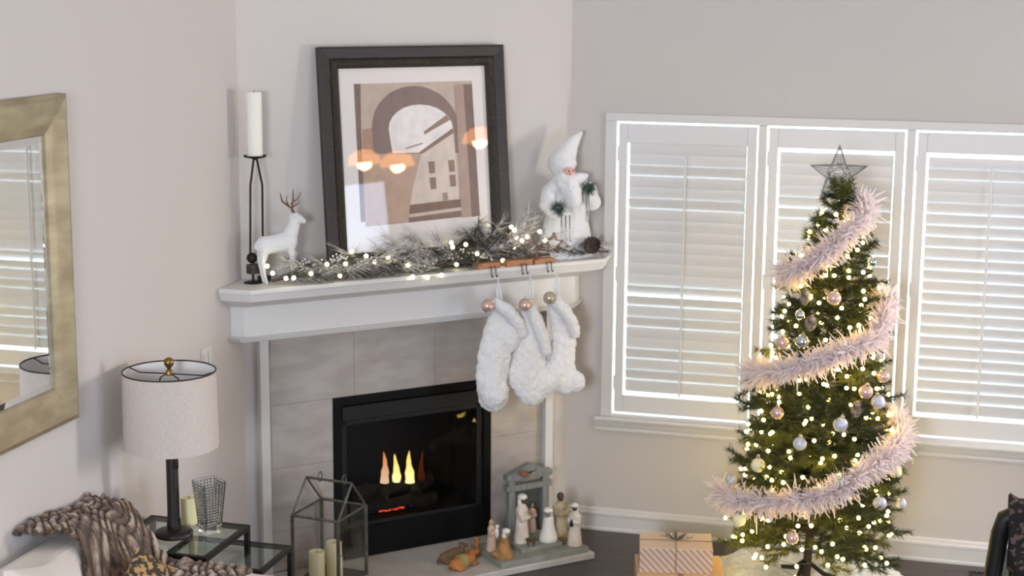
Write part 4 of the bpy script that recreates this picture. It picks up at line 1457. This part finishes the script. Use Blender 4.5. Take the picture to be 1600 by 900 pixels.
def branch_mesh(L, m, seed):
    rnd = random.Random(seed)
    b = MB()

    def needles(p, q, n, nl):
        d = (q - p).normalized()
        for i in range(n):
            t = i / n
            a = rnd.random() * 2 * PI
            side = d.cross(Vector((0.3, 0.2, 1))).normalized()
            up = side.cross(d)
            nd = (d * 0.75 + (side * math.cos(a) + up * math.sin(a)) * 0.8).normalized()
            o_ = p.lerp(q, t)
            e_ = nd.cross(Vector((rnd.gauss(0, 1), rnd.gauss(0, 1), rnd.gauss(0, 1)))).normalized() * 0.0022
            b.add([o_ - e_, o_ + e_, o_ + nd * nl * (0.7 + 0.5 * rnd.random())], [(0, 1, 2)])

    spine = [Vector((L * k / 5, 0, L * (0.16 * k / 5 - 0.22 * (k / 5) ** 2))) for k in range(6)]
    b.tube(spine, [0.0035 * (1 - k / 7) for k in range(6)], 4)
    needles(spine[1], spine[5], int(190 * L / 0.4) + 30, 0.042)
    nt_ = max(2, int(L / 0.055))
    for k in range(nt_):
        t = 0.25 + 0.7 * k / nt_
        i = min(int(t * 5), 4)
        p = spine[i].lerp(spine[i + 1], t * 5 - i)
        sg = 1 if k % 2 else -1
        ln = (0.10 + 0.05 * rnd.random()) * min(1, L / 0.25) * (1.15 - 0.4 * t)
        d = Vector((0.75, sg * 0.65, rnd.uniform(-0.15, 0.3))).normalized()
        q = p + d * ln
        b.tube([p, q], 0.0018, 3)
        needles(p, q, int(85 * ln / 0.12) + 10, 0.038)
    me = b.mesh('branch')
    me.materials.append(m)
    return me


sizes = (0.08, 0.14, 0.2, 0.27, 0.34, 0.41, 0.47)
bmesh_ = {s_: [branch_mesh(s_, m_needle if k != 1 else m_needle2, int(s_ * 1000) + k) for k in range(3)] for s_ in sizes}
NB = 240
zs = []
acc = 0.0
z = 0.10
tot = 0.0
steps = 400
cum = []
for i in range(steps):
    zz = 0.22 + 1.81 * (i + 0.5) / steps
    tot += rad(zz) ** 1.15 + 0.06
    cum.append((tot, zz))
k = 0
for i in range(NB):
    tgt = tot * (i + 0.5) / NB
    while cum[k][0] < tgt:
        k += 1
    z = cum[k][1]
    a = i * 2.399963 + random.uniform(-0.2, 0.2)
    if z < 0.42 and math.cos(a - 4.6) > 0.93:
        continue
    L = rad(z) * random.uniform(0.72, 1.1)
    s_ = min(sizes, key=lambda q: abs(q - L))
    o = put('branch', bmesh_[s_][int(2.99 * (0.5 + 0.5 * noise.noise(Vector((math.cos(a) * 2.2, math.sin(a) * 2.2, z * 5)))) + 0.001) % 3], None, tree)
    o.location = axis(z) - TB
    up = -0.10 if z < 1.2 else -0.35 - 0.5 * max(0, (z - 1.75))
    if z < 0.3:
        up = 0.05
    o.rotation_euler = Euler((random.uniform(-0.4, 0.4), up + random.uniform(-0.12, 0.12), a), 'XYZ')
    f = L / s_
    o.scale = (f, f, f)
for k in range(4):
    o = put('branch', bmesh_[0.14][k % 3], None, tree, loc=axis(1.95) - TB, rot=(0, -1.25, k * 1.6))

# fairy lights on the tree
tl = thing('string_lights', 'warm yellow fairy lights wound round the christmas tree', 'string lights', TB)
bt = MB().ball((0, 0, 0), 0.009, 10, 7).mesh('bulb', True)
bt.materials.append(m_bulb_t)
cordp = []
NL = 298
kk = 0
for i in range(NL):
    tgt = 0.985 * tot * (i + 0.5) / NL
    while cum[kk][0] < tgt:
        kk += 1
    z = cum[kk][1] + random.uniform(-0.03, 0.03)
    z = max(z, 0.17)
    a = -i * 2.399963 * 0.35 + random.uniform(-0.25, 0.25)
    a -= 0.45 * math.sin(a + PI / 2)
    r_ = rad(z) * random.uniform(0.72, 0.97)
    p = axis(z) - TB + Vector((r_ * math.cos(a), r_ * math.sin(a), 0))
    put('bulb', bt, None, tl, loc=p)
    cordp.append(p + Vector((0, 0, 0.008)))
MB().tube(cordp, 0.0012, 3).build('cord', m_cord, tl)

# feather garland
m_boa = mat('pale_pink_feathers', (248, 236, 235), 0.9, sheen=0.5, col2=(242, 226, 226), vscale=20)
ctrl = [(60, 1.965), (0, 1.94), (-43, 1.896), (-74, 1.849), (-93, 1.781), (-116, 1.701), (-151, 1.635), (-200, 1.59), (-260, 1.55), (-320, 1.50), (-376, 1.466),
        (-390, 1.371), (-425, 1.312), (-447, 1.267), (-469, 1.22), (-491, 1.169), (-540, 1.1), (-620, 0.99), (-690, 0.88), (-733, 0.832), (-753, 0.785), (-779, 0.718),
        (-795, 0.647), (-811, 0.605), (-835, 0.568), (-871, 0.517), (-905, 0.49)]
nt = m_boa.node_tree
pb = nt.nodes['Principled BSDF']
tr = nt.nodes.new('ShaderNodeBsdfTranslucent')
tr.inputs['Color'].default_value = lin((248, 236, 236))
mx_ = nt.nodes.new('ShaderNodeMixShader')
mx_.inputs['Fac'].default_value = 0.35
nt.links.new(pb.outputs['BSDF'], mx_.inputs[1])
nt.links.new(tr.outputs['BSDF'], mx_.inputs[2])
nt.links.new(mx_.outputs['Shader'], nt.nodes['Material Output'].inputs['Surface'])
boa = thing('feather_garland', 'pale pink feather boa spiralling down the christmas tree', 'garland', TB)
path = []
for (a0, z0), (a1, z1) in zip(ctrl, ctrl[1:]):
    n = max(2, int(abs(a1 - a0) / 4))
    for q in range(n):
        f = q / n
        a, z = math.radians(a0 + (a1 - a0) * f), z0 + (z1 - z0) * f
        r_ = rad(z) + 0.012
        path.append(axis(z) - TB + Vector((r_ * math.cos(a), r_ * math.sin(a), 0)))
MB().tube(path, 0.012, 6).build('core', m_boa, boa)
b = MB()
for i in range(len(path) - 1):
    d = (path[i + 1] - path[i])
    if d.length < 1e-6:
        continue
    dn = d.normalized()
    for _ in range(max(6, int(d.length / 0.02 * 85))):
        p = path[i] + d * random.random()
        v = Vector((random.gauss(0, 1), random.gauss(0, 1), random.gauss(0, 1)))
        v = (v - dn * v.dot(dn)).normalized()
        v = (v + dn * random.uniform(-0.7, 0.7)).normalized()
        plume = random.random() < 0.88
        ln = random.uniform(0.034, 0.06) if plume else random.uniform(0.03, 0.066)
        wd = random.uniform(0.004, 0.008) if plume else random.uniform(0.001, 0.0022)
        e_ = v.cross(Vector((random.gauss(0, 1), random.gauss(0, 1), random.gauss(0, 1)))).normalized() * wd
        cv = Vector((random.gauss(0, 1), random.gauss(0, 1), random.gauss(0, 1))) * 0.017
        m1 = p + v * ln * 0.4 + cv * 0.25
        m2 = p + v * ln * 0.75 + cv * 0.8
        tip = p + v * ln * 0.95 + cv * 1.5 + Vector((0, 0, -0.006))
        b.add([p - e_ * 0.3, p + e_ * 0.3, m1 + e_, m1 - e_, m2 + e_ * 0.8, m2 - e_ * 0.8, tip + e_ * 0.4, tip - e_ * 0.4], [(0, 1, 2, 3), (3, 2, 4, 5), (5, 4, 6, 7)])
o = b.build('feathers', m_boa, boa)
o['kind'] = 'stuff'

# baubles and cones on the tree
m_blushb = mat('blush_bauble', (222, 188, 176), 0.25, metal=0.4, spec=0.6)
m_silverb = mat('silver_mirror_bauble', (206, 214, 220), 0.08, metal=0.95)
m_lilacb = mat('lilac_glitter_bauble', (190, 188, 204), 0.55, metal=0.2, col2=(226, 224, 236), vscale=120, lo=0.45, hi=0.6)
m_creamb = mat('cream_bauble', (246, 236, 190), 0.55)
BA = [
    ((1.482, -0.852, 1.545), m_blushb, .034, 'blush bauble just below the top feather loop of the tree'),
    ((1.261, -0.831, 1.31), m_blushb, .031, 'blush bauble at the left edge beside a silver blue bauble'),
    ((1.711, -0.781, 1.167), m_blushb, .031, 'blush bauble at the right edge under the middle feather loop'),
    ((1.642, -0.876, 1.11), m_blushb, .034, 'blush bauble touching a lilac one on the right of the tree'),
    ((1.256, -0.926, 0.99), m_blushb, .031, 'blush bauble at the left edge below the middle feather loop'),
    ((1.355, -1.062, 0.424), m_blushb, .032, 'blush bauble lowest on the tree above the trunk'),
    ((1.63, -0.736, 1.705), m_silverb, .024, 'small silver mirror bauble highest on the right of the tree'),
    ((1.336, -0.842, 1.451), m_silverb, .024, 'small silver bauble half hidden in needles left of centre'),
    ((1.353, -0.88, 1.333), m_silverb, .034, 'silver blue bauble just above the middle feather loop'),
    ((1.565, -1.0, 0.696), m_silverb, .034, 'silver mirror bauble hanging on the lowest feather loop'),
    ((1.696, -0.838, 1.055), m_lilacb, .034, 'lilac glitter bauble right below the blush pair'),
    ((1.542, -0.961, 0.965), m_lilacb, .035, 'lilac glitter bauble at the centre of the tree'),
    ((1.367, -0.992, 0.866), m_lilacb, .032, 'lilac glitter bauble left of centre above the lowest feather loop'),
    ((1.036, -0.798, 0.597), m_lilacb, .028, 'grey lilac bauble at the far left edge of the tree'),
    ((1.73, -0.896, 0.577), m_lilacb, .033, 'lilac bauble right below the lowest feather loop'),
    ((1.821, -0.741, 0.537), m_lilacb, .026, 'grey lilac bauble at the far right edge of the tree'),
    ((1.176, -0.934, 0.726), m_creamb, .035, 'cream bauble at the left above the lowest feather loop'),
    ((1.096, -0.934, 0.446), m_creamb, .034, 'cream bauble at the left under the lowest feather loop'),
    ((1.79, -0.774, 0.699), m_creamb, .030, 'cream bauble at the right under the end of the feather loop'),
]
for loc, mm, r_, lb in BA:
    c = axis(loc[2])
    v = Vector((loc[0] - c.x, loc[1] - c.y, 0)).normalized() * 0.015
    bauble(Vector(loc) + v, r_, mm, lb, 'baubles on the christmas tree', (random.uniform(-0.2, 0.2), random.uniform(-0.2, 0.2), 0))
me_fc = cone_mesh(0.075, 0.026, m_cone2)
for loc, lb in (((1.352, -0.83, 1.574), 'frosted pine cone hanging under the top feather loop'), ((1.621, -0.925, 1.07), 'frosted pine cone left of the lilac and blush baubles'),
                ((1.389, -0.885, 1.46), 'frosted pine cone left of centre above the middle feather loop')):
    o = put('pine_cone', me_fc, None, loc=loc, rot=(PI + 0.2, 0.1, 0.4))
    tag(o, lb, 'pine cone', 'frosted cones on the tree')

# star
m_starw = mat('silver_wire', (150, 146, 142), 0.45, metal=0.4)
star = thing('tree_star', 'silver wire star on top of the christmas tree', 'star', (1.462, -0.62, 2.098), 0.2)
P = star_pts(0.142, 0.058)
b = MB()
P2 = P + [P[0]]
for k in range(10):
    for yy in (-0.012, 0.012):
        b.tube([(P2[k][0], yy * (0.2 if k % 2 == 0 else 1), P2[k][1]), (P2[k + 1][0], yy * (0.2 if (k + 1) % 2 == 0 else 1), P2[k + 1][1])], 0.0028, 5)
b.build('outline', m_starw, star)
b = MB()
for k in range(5):
    tip = Vector(P[2 * k])
    l_, r_ = Vector(P[(2 * k - 1) % 10]), Vector(P[(2 * k + 1) % 10])
    for q in range(11):
        f = q / 11
        a_, c_ = l_.lerp(tip, f), r_.lerp(tip, f)
        b.tube([(a_.x, -0.01 * (1 - f), a_.y), (c_.x, 0.01 * (1 - f), c_.y)], 0.0015, 3)
    for q in range(4):
        f = (q + 0.5) / 4
        base = l_.lerp(r_, f)
        b.tube([(base.x, 0.008, base.y), (tip.x, 0, tip.y)], 0.0015, 3)
for k in range(40):
    a, c = random.random() * 2 * PI, random.random() * 2 * PI
    b.tube([(0.056 * math.cos(a), random.uniform(-0.012, 0.012), 0.056 * math.sin(a)), (0.056 * math.cos(c), random.uniform(-0.012, 0.012), 0.056 * math.sin(c))], 0.0015, 3)
o = b.build('wire_mesh', m_starw, star)
o['kind'] = 'stuff'
b = MB()
b.tube([(0.015 + 0.02 * math.cos(t * 0.9), 0.02 * math.sin(t * 0.9), -0.05 - t * 0.004) for t in range(30)], 0.0018, 4)
b.build('spiral_socket', m_starw, star)

# tree skirt
b = MB()
nr, na = 14, 90
vs, fs = [], []
for i in range(nr + 1):
    for j in range(na):
        a = 2 * PI * j / na
        f = i / nr
        R = 0.56 + 0.03 * math.sin(3 * a) + 0.02 * math.sin(7 * a + 1)
        r_ = 0.05 + (R - 0.05) * f
        z = 0.03 + 0.03 * math.sin(5 * a + 3 * f) * f + 0.02 * math.sin(9 * a) * f * f
        z = max(z, 0.012) if f < 0.97 else 0.006
        x, y = r_ * math.cos(a), min(r_ * math.sin(a), 0.58)
        vs.append((x, y, z))
for i in range(nr):
    for j in range(na):
        j2 = (j + 1) % na
        fs.append((i * na + j, i * na + j2, (i + 1) * na + j2, (i + 1) * na + j))
o = b.add(vs, fs).build('tree_skirt', m_fur, smooth=True, loc=(1.385, -0.62, 0.0))
s_ = o.modifiers.new('sub', 'SUBSURF')
s_.levels = s_.render_levels = 2
fluff(o, 0.03, 0.06)
fluff(o, 0.015, 0.015)
tag(o, 'white faux fur tree skirt on the floor under the christmas tree', 'tree skirt')

# ------------------------------------------------------------------ presents
m_kraft = bpy.data.materials.new('striped_kraft_paper')
m_kraft.use_nodes = True
nt = m_kraft.node_tree
pb = nt.nodes['Principled BSDF']
pb.inputs['Roughness'].default_value = 0.6
tcn = nt.nodes.new('ShaderNodeTexCoord')
mp = nt.nodes.new('ShaderNodeMapping')
mp.inputs['Rotation'].default_value = (0, 0.75, 0.0)
wv = nt.nodes.new('ShaderNodeTexWave')
wv.inputs['Scale'].default_value = 13
wv.bands_direction = 'X'
rp = nt.nodes.new('ShaderNodeValToRGB')
rp.color_ramp.elements[0].position = 0.62
rp.color_ramp.elements[1].position = 0.70
rp.color_ramp.elements[0].color = lin((214, 186, 164))
rp.color_ramp.elements[1].color = lin((172, 142, 128))
nt.links.new(tcn.outputs['Object'], mp.inputs['Vector'])
nt.links.new(mp.outputs['Vector'], wv.inputs['Vector'])
nt.links.new(wv.outputs['Fac'], rp.inputs['Fac'])
nt.links.new(rp.outputs['Color'], pb.inputs['Base Color'])
m_kraft2 = mat('plain_kraft_paper', (216, 178, 136), 0.65, bump=0.05)
m_twine = mat('twine', (150, 122, 96), 0.9)

gift = thing('gift_box', 'striped brown paper gift box tied with twine and a green sprig', 'gift', (0.755, -0.795, 0.13), 0.19)
MB().box((-0.18, -0.125, 0), (0.18, 0.125, 0.124)).build('box', m_kraft, gift, bevel=0.003)
MB().box((-0.178, -0.123, 0.1235), (0.178, 0.123, 0.1255)).build('top_panel', mat('pale_kraft_paper', (222, 196, 172), 0.6), gift, bevel=0.0008)
b = MB()
b.tube([(0.0, -0.127, 0.0), (0.0, -0.127, 0.127), (0.0, 0.127, 0.127), (0.0, 0.127, 0.0)], 0.0025, 6)
b.tube([(-0.182, 0.0, 0.0), (-0.182, 0.0, 0.127), (0.182, 0.0, 0.127), (0.182, 0.0, 0.0)], 0.0025, 6)
b.build('twine', m_twine, gift)
b = MB()
for k in range(5):
    a = 0.3 + k * 0.55
    p, q = Vector((0, 0, 0.13)), Vector((-0.085 * math.cos(a) + 0.01, 0.05 * math.sin(a * 1.3) - 0.02, 0.15))
    for i in range(34):
        o_ = p.lerp(q, i / 34)
        nd = ((q - p).normalized() + Vector((random.gauss(0, 0.7), random.gauss(0, 0.7), abs(random.gauss(0, 0.5))))).normalized()
        e_ = nd.cross(Vector((0, 0, 1))).normalized() * 0.0016
        b.add([o_ - e_, o_ + e_, o_ + nd * 0.03], [(0, 1, 2)])
b.build('sprig', m_green, gift)
MB().tube([(0.0, 0, 0.13), (0.03, 0.01, 0.135), (0.05, 0.02, 0.16)], [0.003, 0.003, 0.002], 6).build('cinnamon_twig', m_rust, gift)
g2 = thing('gift_box', 'plain kraft paper gift box underneath the striped one', 'gift', (0.775, -0.80, 0), 0.23)
MB().box((-0.215, -0.155, 0), (0.215, 0.155, 0.13)).build('box', m_kraft2, g2, bevel=0.003)
MB().box((-0.012, -0.157, 0.0), (0.012, 0.157, 0.1305)).build('ribbon', m_twine, g2)

# ------------------------------------------------------------------ dark chair at the right edge
m_leather = mat('black_leather', (26, 24, 24), 0.42, bump=0.1, bscale=60)
ch = thing('armchair', 'black upright chair with padded back at the right edge', 'chair', (2.525, -1.56, 0))
for sg in (-1, 1):
    MB().tube([(sg * 0.27, 0.0, 0.0), (sg * 0.275, 0.0, 0.3), (sg * 0.272, 0, 0.52), (sg * 0.255, -0.005, 0.70), (sg * 0.235, -0.01, 0.77), (sg * 0.20, -0.01, 0.79)],
              [0.026, 0.034, 0.038, 0.038, 0.04, 0.036], 12).build('post', m_leather, ch, smooth=True)
    MB().tube([(sg * 0.24, 0.44, 0.0), (sg * 0.24, 0.44, 0.42)], 0.02, 10).build('leg', m_leather, ch, smooth=True)
MB().tube([(-0.21, -0.01, 0.79), (-0.1, -0.015, 0.812), (0.0, -0.016, 0.818), (0.1, -0.015, 0.812), (0.21, -0.01, 0.79)], 0.034, 12).build('top_rail', m_leather, ch, smooth=True)
MB().box((-0.21, -0.025, 0.40), (0.21, 0.03, 0.78)).build('backrest', m_leather, ch, bevel=0.02, seg=3)
MB().box((-0.26, 0.02, 0.40), (0.26, 0.48, 0.48)).build('seat', m_leather, ch, bevel=0.03, seg=3)
m_pat = mat('brown_black_patterned_cloth', (26, 22, 21), 0.85, col2=(92, 76, 66), vscale=38, detail=1, lo=0.52, hi=0.6, bump=0.3, bscale=90)
b = MB()
vs, fs = [], []
nu, nv = 24, 20
for i in range(nu + 1):
    for j in range(nv + 1):
        x = -0.222 + 0.43 * i / nu
        t = j / nv
        # goes over the top rail: front (camera side) hangs longer
        if t < 0.6:
            f = t / 0.6
            y, z = -0.064 - 0.006 * math.sin(x * 60), 0.52 + 0.31 * f - 0.06 * (i / nu - 0.5) * (1 - f)
        elif t < 0.8:
            a = PI * (t - 0.6) / 0.2
            y, z = -0.012 - 0.052 * math.cos(a), 0.83 + 0.045 * math.sin(a)
        else:
            f = (t - 0.8) / 0.2
            y, z = 0.04, 0.83 - 0.15 * f
        z += 0.012 * math.sin(x * 45 + 1) * (0.3 + t) + 0.02 * math.sin(x * 17)
        vs.append((x, y + 0.008 * math.sin(x * 80 + t * 9), z))
for i in range(nu):
    for j in range(nv):
        k = i * (nv + 1) + j
        fs.append((k, k + nv + 1, k + nv + 2, k + 1))
o = b.add(vs, fs).build('patterned_shawl', m_pat, smooth=True, loc=(2.525, -1.56, 0))
sd = o.modifiers.new('thickness', 'SOLIDIFY')
sd.thickness = 0.012
tag(o, 'brown and black patterned shawl draped over the black chair back', 'shawl')

# floor register
vent = thing('floor_register', 'dark slotted floor vent by the baseboard near the black chair', 'vent', (2.33, -0.16, 0.0))
b = MB()
b.box((-0.15, -0.05, 0.0), (0.15, -0.04, 0.005)).box((-0.15, 0.04, 0.0), (0.15, 0.05, 0.005))
b.box((-0.15, -0.04, 0.0), (-0.14, 0.04, 0.005)).box((0.14, -0.04, 0.0), (0.15, 0.04, 0.005))
b.build('frame', m_black2, vent)
for k in range(13):
    MB().box((-0.136 + 0.0215 * k, -0.04, 0.0), (-0.126 + 0.0215 * k, 0.04, 0.005)).build('slat', mat_slat if False else m_black2, vent)

# ------------------------------------------------------------------ pendant lamps further into the room (seen in the picture glass)
m_globe = emit_mat('warm_bulb', (255, 222, 170), 42.0)
m_pshade = emit_mat('amber_glass_shade', (255, 168, 92), 7.5)
for (x, y, z), lb in (((4.5, -2.93, 2.55), 'warm glowing pendant globe mirrored leftmost in the picture glass'), ((4.5, -2.64, 2.50), 'warm glowing pendant globe mirrored beside the leftmost one'),
                      ((4.5, -1.91, 2.62), 'warm glowing pendant globe mirrored at the right of the picture glass')):
    t = thing('pendant_lamp', lb, 'lamp', (x, y, z), 0, 'pendant lamps')
    MB().ball((0, 0, -0.02), (0.06, 0.06, 0.05), 16, 12).build('globe', m_globe, t, smooth=True)
    MB().lathe([(0.15, -0.015), (0.12, 0.06), (0.06, 0.10), (0.05, 0.10), (0.11, 0.055), (0.14, -0.015)], 24, close=True).build('lamp_shade', m_pshade, t, smooth=True)
    MB().lathe([(0.05, 0.09), (0.05, 0.12), (0.012, 0.16), (0.012, 0.2)], 16).build('cap', m_bronze, t, smooth=True)
    MB().tube([(0, 0, 0.2), (0, 0, H - z)], 0.004, 6).build('cord', m_black, t)
